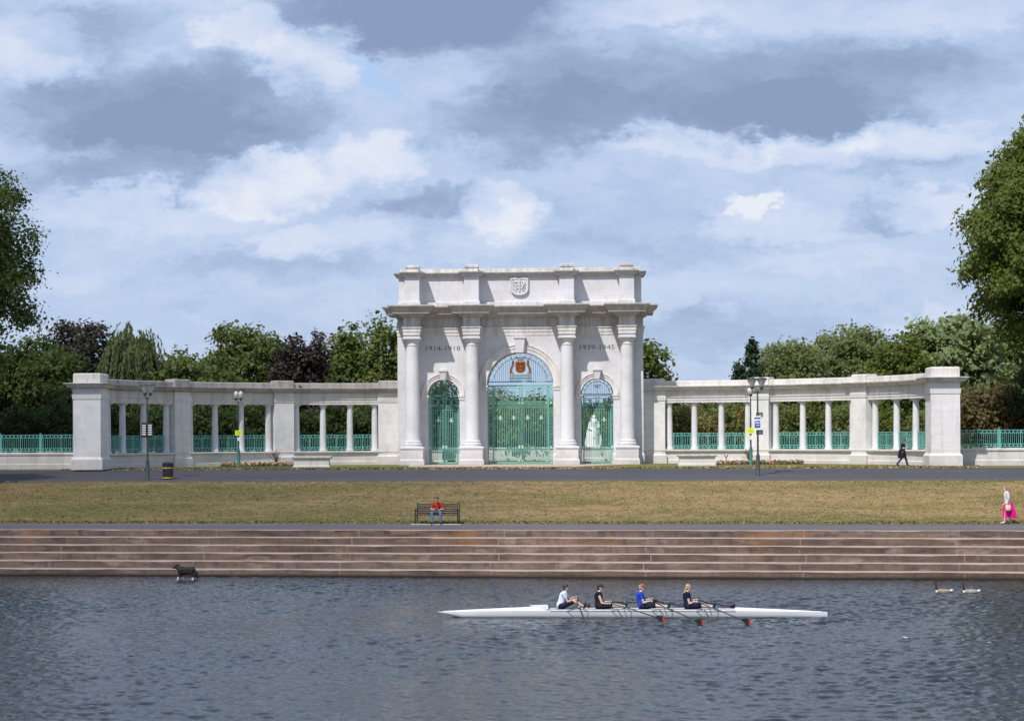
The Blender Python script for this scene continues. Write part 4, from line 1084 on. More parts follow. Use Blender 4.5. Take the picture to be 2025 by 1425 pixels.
# --- flower beds, spiky plants
def flowers(name, label, x0, x1, y, dy, seed):
    rs = np.random.RandomState(seed); n = 2600
    c = np.stack([x0+(x1-x0)*rs.rand(n), y+dy*(rs.rand(n)-.5), .05+.22*rs.rand(n)**1.3], 1)
    q = leaves(c, np.tile([0, -.4, 1.], (n, 1)), .13, rs, .8)
    cols = [mat('bed_foliage', (.10, .13, .03), .7), mat('salmon_petals', (.58, .29, .20), .6), mat('pale_pink_petals', (.66, .46, .40), .6), mat('orange_petals', (.50, .24, .08), .6)]
    me = np_mesh(name, q, np.arange(n*4).reshape(-1, 4), (), cols)
    hz = c[:, 2]; mi = np.where((hz > .10) & (rs.rand(n) < .5), rs.choice([1, 1, 2, 3], n), 0).astype(np.int32)
    if len(me.polygons) == n: me.polygons.foreach_set('material_index', mi)
    o = bpy.data.objects.new(name, me); COL.objects.link(o)
    tag(o, label, 'flowers', kind='stuff')
    g = MB(); g.loft([[(x0-.2, y-dy/2-.1, .005), (x1+.2, y-dy/2-.1, .005), (x1+.2, y+dy/2+.1, .005), (x0-.2, y+dy/2+.1, .005)], [(x0, y-dy/2, .06), (x1, y-dy/2, .06), (x1, y+dy/2, .06), (x0, y+dy/2, .06)]])
    tag(g.build('flower_bed', M['dirt']), label.replace('flowers', 'soil of the bed of flowers'), 'flower bed', kind='structure')
def xat(px, y):
    for _ in range(3): pass
    lo, hi_ = 60, 260
    for _ in range(40):
        D = (lo+hi_)/2
        if at(px, 900, D).y < y: lo = D
        else: hi_ = D
    return at(px, 900, D).x
flowers('flowers', 'orange and pink flowers in front of the left colonnade', xat(440, -5.2), xat(592, -5.2), -5.2, 1.6, 1)
flowers('flowers', 'salmon pink flowers in front of the right colonnade', xat(1418, -5.2), xat(1588, -5.2), -5.2, 1.6, 2)
def spiky_plant(label, x, y, h, seed):
    rs = np.random.RandomState(seed); o = thing('cordyline_plant', label, 'plant', (x, y, 0), group='spiky plants in the flower beds')
    g = MB()
    for i in range(42):
        a = rs.rand()*6.28; e = .15+1.25*rs.rand()**.8; L = h*(.75+.4*rs.rand())
        dx, dy, dz = math.cos(a)*math.cos(e), math.sin(a)*math.cos(e), math.sin(e)
        z0 = .30; p0 = Vector((0, 0, z0)); p1 = p0+Vector((dx, dy, dz))*L*.6; p2 = p0+Vector((dx*1.05, dy*1.05, dz*.85))*L
        s_ = Vector((-math.sin(a), math.cos(a), 0))*.022
        g.add([p0-s_*.6, p0+s_*.6, p1+s_, p2, p1-s_], [(0, 1, 2, 4), (2, 3, 4)])
    g.build('leaf_spray', mat('sword_leaves', (.13, .12, .045), .6), o, fix=False)
    g = MB(); g.tube([(0, 0, 0), (0, 0, .35)], .06, 8, .05); g.build('stem', M['bark'], o)
spiky_plant('spiky leaved plant in the flowers of the left bed', xat(546, -5.0), -5.0, 1.0, 3)
spiky_plant('spiky leaved plant half hidden by the green lamp post on the right', xat(1481, -5.0), -5.0, .95, 4)
g = MB(); g.tube([(0, 0, 0), (0, 0, .42)], .03, 6); g.tube([(0, 0, .40), (-.12, 0, .60)], .028, 6); g.tube([(0, 0, .40), (.12, 0, .60)], .028, 6)
o = g.build('garden_stake', M['black']); o.location = (xat(1436, -4.3), -4.3, 0.02); tag(o, 'small dark forked stake at the back of the right flower bed', 'stake')

# ------------------------------------------------------------------ stone benches, statue, low garden wall
def stone_bench(label, px, D, L=2.35):
    p = onground(px, 923, D); o = thing('stone_bench', label, 'stone bench', p, group='low stone benches at either side of the arch')
    g = MB(); g.stack(rect(-L/2+.10, L/2-.10, -.32, .32), [(.0, .06), (.12, .06), (.16, .0), (.53, .0)]); g.build('base', M['wing_stone'], o)
    g = MB(); g.stack(rect(-L/2, L/2, -.42, .42), [(.53, -.06), (.57, .0), (.63, .03), (.69, .03), (.71, .0)]); g.build('seat_slab', M['old_stone'], o)
stone_bench('weathered stone bench block left of the arch, next to the spiky plant', 617, 125.0)
stone_bench('pale stone bench block right of the arch, near the yellow sign', 1378, 124.5)

def fn_smooth(o, it=6):
    sm = o.modifiers.new('smooth', 'SMOOTH'); sm.iterations = it; sm.factor = .5
def bake(o):
    """apply all modifiers of o"""
    dg = bpy.context.evaluated_depsgraph_get(); me = bpy.data.meshes.new_from_object(o.evaluated_get(dg))
    o.modifiers.clear(); old = o.data; o.data = me; bpy.data.meshes.remove(old)
def organic(name, caps, balls, m, parent, vox=.016, sm=3, n=12):
    """one continuous skin around tapered limbs (p0,r0,p1,r1) and rounded masses (c,(rx,ry,rz)[,rot])"""
    g = MB()
    for (p0, r0, p1, r1) in caps:
        p0 = Vector(p0); p1 = Vector(p1)
        g.tube([p0, p0.lerp(p1, .5), p1], r0, n, r1); g.ball(p0, r0*.99, n, 7); g.ball(p1, r1*.99, n, 7)
    for b in balls:
        if len(b) > 2: g.M = Matrix.Translation(Vector(b[0])) @ b[2].to_4x4(); g.ball((0, 0, 0), 1.0, 14, 10, b[1]); g.M = Matrix.Identity(4)
        else: g.ball(b[0], 1.0, 14, 10, b[1])
    o = g.build(name, m, None)
    rm = o.modifiers.new('remesh', 'REMESH'); rm.mode = 'VOXEL'; rm.voxel_size = vox; rm.use_smooth_shade = True
    fn_smooth(o, sm); bpy.context.view_layer.update(); bake(o); o.data.materials.clear(); o.data.materials.append(m)
    o.data.shade_smooth()
    if parent: o.parent = parent
    return o
# white marble queen behind the right hand gate
sp = at(1175, 905, 148); S_ = thing('statue', 'white marble statue of a robed figure behind the right side gate', 'statue', (sp.x, sp.y, 0))
g = MB(); g.stack(rect(-.75, .75, -.7, .7), [(0, .12), (.2, .12), (.24, .03), (.30, 0), (.85, 0), (.9, .05), (1.0, .1), (1.06, .1)]); g.build('pedestal', M['stone'], S_)
organic('figure', [((-.12, 0, 1.15), .50, (-.02, 0, 1.9), .40), ((-.02, 0, 1.9), .40, (0, 0, 2.45), .24), ((0, 0, 2.4), .24, (0, 0, 2.85), .28), ((-.28, 0, 2.82), .10, (-.36, -.1, 2.4), .08), ((-.36, -.1, 2.4), .08, (-.2, -.3, 2.3), .06),
                  ((.28, 0, 2.82), .10, (.38, -.1, 2.4), .08), ((.38, -.1, 2.4), .08, (.24, -.35, 2.45), .06), ((.35, .1, 2.6), .12, (.42, .1, 1.3), .22), ((-.35, .05, 2.5), .12, (-.5, .05, 1.25), .2), ((0, 0, 2.85), .1, (0, 0, 3.05), .09), ((.25, -.32, 2.2), .03, (.25, -.32, 2.75), .03)],
        [((0, -.02, 3.16), (.125, .14, .165)), ((0, .04, 3.28), (.13, .15, .09)), ((0, -.15, 3.15), (.02, .03, .025))], M['marble'], S_, vox=.03)
gw0 = at(700, 905, 150); gw1 = at(1320, 905, 150)
g = MB(); g.stack(lambda ov: [(-12-ov, -.25-ov), (12+ov, -.25-ov), (12+ov, .25+ov), (-12-ov, .25+ov)], [(0, 0), (.85, 0), (.88, .06), (1.0, .06)])
gw = g.build('garden_wall', M['wing_stone']); gw.location = (0, 20.5, 0); tag(gw, 'low pale stone garden wall seen through the gates', 'wall')
# two planters / pale blocks on the garden terrace
for (px, lab) in ((858, 'pale stone block on the terrace behind the left side gate'),):
    p = at(px, 905, 144); g = MB(); g.stack(rect(-.6, .6, -.4, .4), [(0, .06), (.15, .06), (.2, 0), (.75, 0), (.8, .06), (.9, .06)]); o = g.build('stone_block', M['wing_stone']); o.location = (p.x, p.y, 0); tag(o, lab, 'stone block')

# ------------------------------------------------------------------ lamps, signs, bin
def lamp_tall(label, loc, heads, rz=0.0):
    """5.3 m post with wide shallow bowl heads"""
    o = thing('street_lamp', label, 'street lamp', loc, rz, group='street lamps along the road')
    g = MB(); g.lathe([(.13, 0), (.13, .05), (.11, .08), (.105, 1.05), (.09, 1.12), (.075, 1.16), (.06, 1.2)], n=14); g.build('base', M['lamp_metal'], o, smooth=35)
    g = MB(); g.lathe([(.055, 1.2), (.048, 3.0), (.038, 4.46), (.06, 4.48), (.06, 4.58), (.03, 4.6)], n=12); g.build('post', M['lamp_metal'], o, smooth=35)
    for (dx, dy) in heads:
        g = MB(); g.tube([(0, 0, 4.5), (dx*.7, dy*.7, 4.50), (dx, dy, 4.60), (dx, dy, 4.72)], .025, 8)
        g.lathe([(.04, 4.66), (.10, 4.70), (.11, 4.80), (.07, 4.82)], (dx, dy, 0), 14)
        a = g.build('arm', M['lamp_metal'], o, smooth=35)
        g = MB(); g.lathe([(.07, 4.82), (.14, 4.94), (.22, 5.10), (.28, 5.20)], (dx, dy, 0), 20); hd = g.build('lamp_head', M['glass'], o, smooth=40)
        g = MB(); g.lathe([(.29, 5.20), (.31, 5.22), (.30, 5.25), (.12, 5.30), (.02, 5.32)], (dx, dy, 0), 20); g.build('hood', M['lamp_metal'], hd, smooth=40)
    return o
L1 = onground(292, 949, 113); lamp_tall('tall dark street lamp with timetable boards, at the left end of the road', L1, [(-.12, 0), (.16, .06)])
L4 = onground(1499, 943, 111); lamp_tall('tall dark street lamp with two wide bowls and a blue and white notice', L4, [(-.30, 0), (.22, 0)])
def lamp_small(label, loc, heads, green):
    o = thing('street_lamp', label, 'street lamp', loc, group='street lamps along the road')
    mm = M['lamp_green'] if green else M['lamp_metal']
    g = MB(); g.lathe([(.12, 0), (.12, .04), (.10, .07), (.10, 1.05), (.085, 1.12), (.06, 1.2)], n=14); g.build('base', mm, o, smooth=35)
    g = MB(); g.lathe([(.05, 1.2), (.045, 2.5), (.036, 4.0), (.036, 4.05)], n=10); g.build('post', M['lamp_metal'], o, smooth=35)
    for (dx, dy) in heads:
        g = MB(); g.tube([(0, 0, 3.95), (dx, dy, 4.05), (dx, dy, 4.15)], .02, 6); g.lathe([(.03, 4.12), (.10, 4.2), (.12, 4.24), (.08, 4.26)], (dx, dy, 0), 12); g.build('arm', M['lamp_metal'], o, smooth=35)
        g = MB(); r_ = .14 if len(heads) > 1 else .22
        g.lathe([(r_*.5, 4.26), (r_*.8, 4.36), (r_, 4.50), (r_*.92, 4.58), (r_*.4, 4.66), (.01, 4.68)], (dx, dy, 0), 18); g.build('lamp_head', M['glass'], o, smooth=50)
    return o
L2 = onground(472, 927, 124); lamp_small('slim street lamp with two small globes and a yellow sign, left of the arch', L2, [(-.13, 0), (.15, 0)], True)
L3 = onground(1485, 922, 121.5); lamp_small('slim street lamp with a green base and one round head, behind the tall right lamp', L3, [(0, 0)], True)
def plate(name, label, loc, w_, h, m, cat='sign', extra=None, group=None, rz=0.0, off=-.09):
    o = thing(name, label, cat, loc, rz, group=group)
    g = MB(); g.box(-w_/2, w_/2, off-.012, off+.012, -h/2, h/2); g.build('panel', m, o)
    g = MB(); g.box(-.055, .055, off+.0125, -.02, h*.2, h*.2+.03); g.box(-.055, .055, off+.0125, -.02, -h*.2-.03, -h*.2); g.build('bracket', M['chrome'], o)
    if extra: extra(o, off)
    return o
def stripes(rows, m, w_, z0, dz, hh, off_=0):
    def f(o, off):
        g = MB()
        for i in range(rows): g.box(-w_/2+off_, w_/2+off_, off-.016, off-.0125, z0-dz*i-hh/2, z0-dz*i+hh/2)
        g.build('print', m, o)
    return f
def sz(L, py, D): return at(0, 0, 1) and Vector((L.x, L.y, at((L.x), py, D).z))
z2 = at(472, 855.5, 124).z; z3 = at(1485, 851, 121.5).z; z1 = at(292, 850, 113).z; z4 = at(1499, 836, 111).z
M['olive_print'] = mat('faded_print', (.50, .52, .03), .6)
plate('notice_sign', 'small yellow sign fixed to the slim left lamp post', (L2.x+.02, L2.y, z2), .42, .30, M['yellow'], extra=stripes(2, M['olive_print'], .26, .05, .10, .05), group='yellow signs on the slim lamp posts')
plate('notice_sign', 'small yellow sign fixed to the slim green based lamp post on the right', (L3.x, L3.y, z3), .46, .34, M['yellow'], extra=stripes(2, M['olive_print'], .26, .05, .11, .05), group='yellow signs on the slim lamp posts')
plate('sticker_plate', 'small white plate under the yellow sign on the left', (L2.x+.02, L2.y, z2-.38), .15, .20, M['white'])
plate('sticker_plate', 'small white plate under the yellow sign on the right', (L3.x, L3.y, z3-.42), .15, .24, M['white'])
def notice(o, off):
    g = MB(); g.box(-.17, .17, off-.016, off-.0125, .22, .30); g.box(-.15, .15, off-.016, off-.0125, -.26, .12); g.build('print', M['blue'], o)
    g = MB(); g.box(-.11, .11, off-.02, off-.0165, -.02, .04); g.box(-.07, .11, off-.02, off-.0165, -.14, -.10); g.box(-.11, -.04, off-.02, off-.0165, .07, .10); g.build('lettering', M['white'], o)
plate('notice_sign', 'tall white notice with a blue panel on the tall right lamp post', (L4.x-.02, L4.y, z4), .42, .76, M['white'], extra=notice)
for dz, lab in ((.44, 'upper dark square box on the right lamp post'), (-.50, 'lower dark square box on the right lamp post')):
    p = plate('sign_box', lab, (L4.x+.10, L4.y+.12, z4+dz), .36, .26, M['lamp_metal'], cat='box', off=-.10, extra=stripes(1, M['chrome'], .24, 0, .1, .12))
for s_, lab in ((-1, 'left dark timetable board with white rows on the left lamp post'), (1, 'right dark timetable board with white rows on the left lamp post')):
    plate('timetable_board', lab, (L1.x+s_*.165, L1.y, z1), .27, .82, M['black'], extra=stripes(5, M['white'], .20, .26, .125, .07), group='timetable boards')
# litter bin
bp = onground(332, 947, 113.5); B = thing('litter_bin', 'round black litter bin with gold bands standing on the road edge', 'bin', bp)
g = MB(); g.lathe([(.26, 0), (.30, .03), (.30, .66), (.27, .66)], n=24); 
g.build('body', M['black'], B, smooth=35)
g = MB(); g.lathe([(.303, .05), (.308, .06), (.308, .10), (.303, .11)], n=24); g.lathe([(.303, .60), (.312, .61), (.312, .645), (.303, .655)], n=24)
for i in range(5): 
    a = -2.4+i*.42; g.ring((0, 0, 0), .001, .001, 4) if False else None
g.build('gold_band', M['gold'], B, smooth=35)
g = MB()
for i in range(8):
    a = 2*math.pi*i/8; g.bar((.28*math.cos(a), .28*math.sin(a), .655), (.28*math.cos(a), .28*math.sin(a), .87), .06, .05)
g.lathe([(.31, .86), (.31, .90), (.24, .95), (.10, .98), (.01, .985)], n=24); g.build('lid', M['black'], B, smooth=35)
g = MB(); g.lathe([(.23, .60), (.23, .84)], n=16); g.build('liner', M['lamp_metal'], B)

# ------------------------------------------------------------------ people
SKIN = mat('skin', (.60, .37, .28), .55); SKIN2 = mat('light_skin', (.68, .45, .36), .55)
def cloth(name, c): return mat(name, c, .85, spec=.2, bump=(30, .3, .01))
def V(*a): return Vector(a)
def hand(caps, w_, d, side, grip, s=1.0):
    """palm, four unequal bent fingers, thumb from the side of the palm"""
    d = Vector(d).normalized(); up = Vector((0, 0, 1)); side = Vector(side).normalized()
    nrm = d.cross(side).normalized()
    k = w_+d*.085*s
    caps.append((w_+d*.01, .026*s, k, .030*s)); caps.append((w_+d*.03+side*.018, .018*s, k+side*.022, .016*s)); caps.append((w_+d*.03-side*.018, .018*s, k-side*.022, .016*s))
    for i, (o_, L) in enumerate(((-.033, .030), (-.011, .036), (.011, .034), (.033, .026))):
        b = k+side*o_*s; m_ = b+(d*math.cos(grip*.6)+nrm*math.sin(grip*.6))*L*1.1*s; e = m_+(d*math.cos(grip*1.7)+nrm*math.sin(grip*1.7))*L*s
        caps.append((b, .0105*s, m_, .0095*s)); caps.append((m_, .0095*s, e, .008*s))
    t0 = w_+d*.025*s-side*.026*s; t1 = t0+(d*.6-side*.8+nrm*.3).normalized()*.038*s; t2 = t1+(d*.9-side*.1+nrm*.5).normalized()*.03*s
    caps.append((t0, .014*s, t1, .0115*s)); caps.append((t1, .0115*s, t2, .0095*s))
def person(label, loc, rz, J, top, legs, hair, skin=SKIN, hairlong=0.0, sleeve=.55, leglen=1.0, shoes=None, cap=None, sc=1.0, group=None, sock=None, topname='shirt', legname='trousers', grip=1.2):
    """J: joints in local coords, figure faces +x, y to its left"""
    o = thing('person', label, 'person', loc, rz, sc=sc, group=group)
    J = {k: Vector(v) for k, v in J.items()}
    fx = J.get('face', V(1, 0, 0)).normalized(); hd = J['head']; nk = J['neck']; sp_ = J['chest']; pv_ = J['pelvis']
    lat = V(0, 0, 1).cross(fx).normalized(); up = (hd-nk).normalized(); up = (up+V(0, 0, 1)).normalized(); fx = (fx-up*fx.dot(up)).normalized(); lat = up.cross(fx)
    rotm = Matrix((fx, lat, up)).transposed()
    caps = []; balls = []
    caps += [(pv_, .125, (pv_+sp_)/2, .115), ((pv_+sp_)/2, .115, sp_, .125), (sp_, .11, nk, .055), (nk-up*.02, .052, hd-up*.06, .050)]
    balls += [(hd+up*.025-fx*.008, (.092, .073, .098), rotm), (hd-up*.045+fx*.018, (.066, .055, .066), rotm)]
    balls += [(hd+fx*.092-up*.012, (.016, .012, .022), rotm), (hd+fx*.078-up*.052, (.012, .022, .008), rotm), (hd+fx*.066-up*.088, (.020, .024, .018), rotm)]
    for s_ in (-1, 1): balls.append((hd+lat*s_*.074-up*.005-fx*.008, (.016, .009, .027), rotm)); balls.append((hd+fx*.078+lat*s_*.03+up*.028, (.012, .02, .006), rotm))
    up_top = [(pv_, .148, (pv_+sp_)/2, .132), ((pv_+sp_)/2, .132, sp_, .145), (sp_, .128, nk-up*.035, .066)]
    lo = []
    for sd in ('l', 'r'):
        s_ = 1 if sd == 'l' else -1
        S_, E_, W_ = J['s'+sd], J['e'+sd], J['w'+sd]; Hp, K_, A_, T_ = J['h'+sd], J['k'+sd], J['a'+sd], J['t'+sd]
        caps += [(sp_, .09, S_, .052), (S_, .050, E_, .038), (E_, .038, (E_*.6+W_*.4), .037), ((E_*.6+W_*.4), .036, W_, .025)]
        dd = J.get('d'+sd, (W_-E_)); sid = V(0, 0, 1).cross(dd) if abs(dd.normalized().z) < .9 else V(1, 0, 0)
        hand(caps, W_, dd, sid if sid.length > .01 else lat, grip)
        caps += [(pv_, .11, Hp, .09), (Hp, .088, K_, .056), (K_, .054, K_.lerp(A_, .35), .052), (K_.lerp(A_, .35), .052, A_, .034), (A_, .036, A_.lerp(T_, .45), .040), (A_.lerp(T_, .3)-V(0, 0, .01), .040, T_, .030)]
        up_top += [(sp_, .10, S_, .066), (S_, .064, S_.lerp(E_, sleeve), .058)]
        lo += [(pv_, .138, Hp, .112)]
        if leglen <= 1.0: lo += [(Hp, .108, Hp.lerp(K_, leglen), .078)]
        else: lo += [(Hp, .106, K_, .072), (K_, .072, K_.lerp(A_, leglen-1.0), .062)]
    b = organic('body', caps, balls, skin, o, vox=.0135, sm=2)
    organic(topname, up_top, [], top, o, vox=.018, sm=4)
    if legs: organic(legname, lo+[(pv_, .138, pv_+(sp_-pv_)*.18, .138)], [], legs, o, vox=.018, sm=3)
    hb = [(hd+up*.052-fx*.022, (.096, .083, .082), rotm), (hd-fx*.045+up*.0, (.062, .078, .085), rotm)]
    hc = []
    if hairlong: hc = [(hd-fx*.07-up*.02, .05, hd-fx*.095-up*hairlong*.6, .045), (hd-fx*.095-up*hairlong*.6, .045, hd-fx*.085-up*hairlong, .018)]
    organic('hair', hc, hb, hair, o, vox=.014, sm=1)
    g = MB()
    for s_ in (-1, 1): g.ball(hd+fx*.080+lat*s_*.031+up*.008, .0095, 8, 5)
    g.build('eyes', M['black'], o, smooth=60)
    if cap:
        organic('cap', [(hd+fx*.06+up*.062, .02, hd+fx*.15+up*.050, .012), (hd+fx*.06+up*.062+lat*.03, .018, hd+fx*.135+up*.05+lat*.025, .012), (hd+fx*.06+up*.062-lat*.03, .018, hd+fx*.135+up*.05-lat*.025, .012)], [(hd+up*.07-fx*.008, (.102, .088, .068), rotm)], cap, o, vox=.014, sm=1)
    if shoes:
        sh_ = []
        for sd in ('l', 'r'):
            A_, T_ = J['a'+sd], J['t'+sd]; sh_ += [(A_-V(0, 0, .015), .050, A_.lerp(T_, .5)-V(0, 0, .005), .048), (A_.lerp(T_, .5)-V(0, 0, .008), .048, T_+(T_-A_).normalized()*.01, .038)]
        organic('shoes', sh_, [], shoes, o, vox=.015, sm=1)
    return o, J

# ---- bench and the person on it
bp = onground(865, 1034, 95.2); rz = -BA
BN = thing('park_bench', 'dark slatted park bench with metal arms facing the river', 'bench', bp, rz)
Lh = .99
def bl(z0, y0, z1, y1, n, name, par, dpt=.035, w_=.068):
    g = MB()
    for i in range(n):
        f = i/(n-1) if n > 1 else 0; z_, y_ = z0+(z1-z0)*f, y0+(y1-y0)*f
        if name == 'backrest': g.box(-Lh+.04, Lh-.04, y_-.014, y_+.014, z_-w_/2, z_+w_/2)
        else: g.box(-Lh+.04, Lh-.04, y_-w_/2, y_+w_/2, z_-.016, z_+.016)
    return g.build(name, M['slat'], par)
M['slat'] = mat('dark_varnished_slats', (.045, .035, .036), .30, spec=.6)
bl(.50, .24, .90, .33, 5, 'backrest', BN, w_=.062); bl(.435, -.24, .43, .20, 6, 'seat', BN, w_=.06)
for s_ in (-1, 1):
    g = MB(); x = s_*Lh
    for p0, p1 in (((x, -.27, 0), (x, -.27, .66)), ((x, .27, 0), (x, .24, .45)), ((x, .24, .45), (x, .36, .95)), ((x, -.27, .41), (x, .24, .41)), ((x, -.30, .66), (x, .29, .66))): g.bar(p0, p1, .05, .05)
    g.ball((x, -.30, .68), .035, 8, 5); g.ball((x, .36, .97), .035, 8, 5); g.build('end_frame', M['black'], BN)
g = MB(); g.box(-1.2, 1.15, -.42, .30, -.06, .012); pdd = g.build('bench_pad', mat('pale_concrete_pad', (.50, .47, .43), .9)); pdd.location = bp; pdd.rotation_euler = (0, 0, rz); tag(pdd, 'thin pale concrete pad under the park bench', kind='structure')
jeans = cloth('blue_denim', (.10, .19, .34)); redt = cloth('red_cotton', (.42, .035, .022)); dark_hair = mat('dark_hair', (.02, .015, .013), .5); blond = mat('blond_hair', (.42, .30, .15), .5)
sx, sy = 0, 0
J = dict(pelvis=(.03, 0, .535), chest=(.10, 0, .86), neck=(.17, 0, 1.03), head=(.26, 0, 1.13), face=(.75, .0, -.66), sl=(.11, .185, .965), sr=(.11, -.185, .965), el=(.16, .27, .70), er=(.16, -.27, .70), wl=(.36, .10, .66), wr=(.36, -.10, .66),
         dl=(.6, -.5, .25), dr=(.6, .5, .25), hl=(.05, .10, .52), hr=(.05, -.10, .52), kl=(.46, .20, .54), kr=(.46, -.20, .54), al=(.46, .20, .10), ar=(.48, -.18, .10), tl=(.62, .23, .05), tr=(.64, -.22, .05))
pl_ = BNN*(.12)
person('person in a red shirt and blue jeans sitting bent over on the park bench', (bp.x+pl_.x, bp.y+pl_.y, bp.z), rz-R(90), J, redt, jeans, dark_hair, SKIN, leglen=1.95, shoes=mat('dark_shoes', (.03, .025, .03), .6), sleeve=.75)
g = MB(); g.box(-.04, .04, -.006, .006, -.075, .075); ph = g.build('phone', M['black']); q = Vector((bp.x, bp.y, bp.z))+BNN*(.12-.455)+Vector((0, 0, .715)); ph.location = q; ph.rotation_euler = (R(-50), 0, rz); tag(ph, 'dark phone held by the person sitting on the bench', 'phone')

# ---- woman in pink skirt walking left on the path
wp = onground(1993, 1043, 92.0)
J = dict(pelvis=(0, 0, .93), chest=(.04, 0, 1.30), neck=(.07, 0, 1.44), head=(.12, 0, 1.555), face=(.9, .1, -.35), sl=(.03, .17, 1.40), sr=(.03, -.17, 1.40), el=(-.02, .22, 1.12), er=(-.02, -.22, 1.12), wl=(.06, .22, .89), wr=(.12, -.20, .90),
         hl=(0, .09, .90), hr=(0, -.09, .90), kl=(.10, .09, .49), kr=(-.04, -.09, .49), al=(.16, .09, .08), ar=(-.16, -.08, .12), tl=(.30, .10, .035), tr=(-.02, -.09, .05))
WO, J_ = person('woman in a white patterned top and bright pink skirt walking left along the path', wp, math.pi-BA, J, cloth('white_blouse', (.66, .63, .62)), None, mat('grey_brown_hair', (.28, .20, .19), .6), SKIN2, sleeve=.85, shoes=mat('tan_shoes', (.62, .50, .38), .6), topname='blouse')
g = MB(); n = 28; lo = []
for z_, r_, w_ in ((1.0, .155, .0), (.93, .175, .004), (.75, .23, .015), (.55, .265, .03), (.35, .295, .036), (.27, .305, .04)):
    lo.append([((r_*1.0+w_*math.cos(7*a))*math.cos(a)-(.03+.10*(1-z_)), (r_*.82+w_*math.cos(7*a))*math.sin(a), z_) for a in [2*math.pi*i/n for i in range(n)]])
g.loft(lo); g.build('skirt', cloth('magenta_cotton', (.70, .012, .20)), WO, smooth=60)
g = MB(); g.lathe([(.02, .60), (.11, .61), (.13, .68), (.12, .80), (.10, .84)], (0.02, .33, 0), 14); g.tube([(-.08, .33, .83), (-.05, .31, .96), (.08, .29, .93), (.12, .33, .83)], .008, 5)
bg_ = g.build('handbag', mat('cream_straw', (.72, .62, .42), .8)); bg_.matrix_world = Matrix.Translation(wp) @ Matrix.Rotation(math.pi-BA, 4, 'Z'); tag(bg_, 'cream straw bag hanging from the hand of the woman in pink', 'bag')

# ---- walker by the right end block
kp = onground(1785, 924, 118.5)
J = dict(pelvis=(0, 0, .92), chest=(.03, 0, 1.27), neck=(.06, 0, 1.41), head=(.14, 0, 1.50), face=(.7, 0, -.7), sl=(.02, .17, 1.37), sr=(.02, -.17, 1.37), el=(0, .21, 1.08), er=(.0, -.21, 1.08), wl=(.22, .14, 1.08), wr=(.24, -.14, 1.12), dl=(.6, -.3, .5), dr=(.6, .3, .5),
         hl=(0, .09, .88), hr=(0, -.09, .88), kl=(.20, .09, .50), kr=(-.08, -.09, .48), al=(.30, .09, .10), ar=(-.34, -.08, .16), tl=(.44, .10, .045), tr=(-.22, -.09, .05))
WK, _ = person('walker in black top and blue trousers, coat round the waist, beside the right end block', kp, 0, J, cloth('black_cotton', (.015, .014, .015)), cloth('navy_denim', (.055, .05, .11)), mat('brown_hair', (.08, .04, .025), .6), SKIN, leglen=1.92, shoes=M['black'], sc=.96, sleeve=.6)
g = MB(); lo = []
for z_, r_ in ((1.02, .165), (.90, .20), (.72, .235), (.56, .25), (.50, .25)):
    lo.append([((r_+.012*math.cos(6*a))*math.cos(a)-.03, (r_*.8+.012*math.cos(5*a))*math.sin(a), z_) for a in [2*math.pi*i/24 for i in range(24)]])
g.loft(lo); g.build('coat', cloth('black_wool', (.012, .012, .014)), WK, smooth=60)

# ------------------------------------------------------------------ rowing boat
bpos = at(1249, 1219, 68.4); BX, BY = bpos.x, bpos.y; BL_ = 12.95
BO = thing('rowing_boat', 'long narrow white four seat sculling boat on the river', 'boat', (BX, BY, WATER))
hullm = mat('white_gelcoat', (.80, .81, .82), .18, spec=.5, fn=lambda T, oc, c: T.mix(T.rng(T.noise(T.mp(oc, (.6, 3, 6)), 1, 4, .6)[0], .4, .7), (.80, .81, .82), (.68, .70, .71)))
def hw_at(t): return .02+.29*max(0, math.sin(math.pi*max(0, min(1, t))))**.62
def gun(t): return .255-.065*(abs(t-.5)*2)**2.6
g = MB(); st_ = []
NS = 48
for i in range(NS+1):
    t = i/NS; x = -BL_/2+BL_*t; b_ = hw_at(t); z1 = gun(t); kd = -.10*math.sin(math.pi*t)**.5 if 0 < t < 1 else 0
    if t < .06: kd = kd*(t/.06)+.16*(1-t/.06)
    pts = []
    for k in range(9):
        a = math.pi*k/8; yy = -b_*math.cos(a); zz = z1-(z1-kd)*math.sin(a)**.75
        pts.append((x, yy*(1.0 if k not in (0, 8) else 1.0), zz))
    st_.append(pts)
g.loft([p for p in st_], cap=True)
g.build('hull', hullm, BO, smooth=50)
def deck(t0, t1, ridge0, ridge1, name):
    g = MB(); lo = []
    for i in range(17):
        t = t0+(t1-t0)*i/16; x = -BL_/2+BL_*t; b_ = hw_at(t)-.004; z1 = gun(t)+.002; r_ = ridge0+(ridge1-ridge0)*i/16
        lo.append([(x, -b_, z1), (x, -b_*.5, z1+r_*.8), (x, 0, z1+r_), (x, b_*.5, z1+r_*.8), (x, b_, z1), (x, 0, z1-.02)])
    g.loft(lo); return g.build(name, hullm, BO, smooth=35)
deck(.012, .285, .012, .13, 'canvas'); deck(.765, .985, .10, .012, 'canvas')
g = MB(); x_ = -BL_/2+BL_*.285
for s_ in (-1, 1): g.loft([[(x_-.62, 0, .385), (x_-.62, s_*.012, .385), (x_-.62, s_*.012, .40)], [(x_-.02, s_*.27, .27), (x_-.02, s_*.285, .27), (x_-.02, s_*.29, .40)]])
g.build('splash_guard', hullm, BO)
g = MB()
t0, t1 = .29, .765
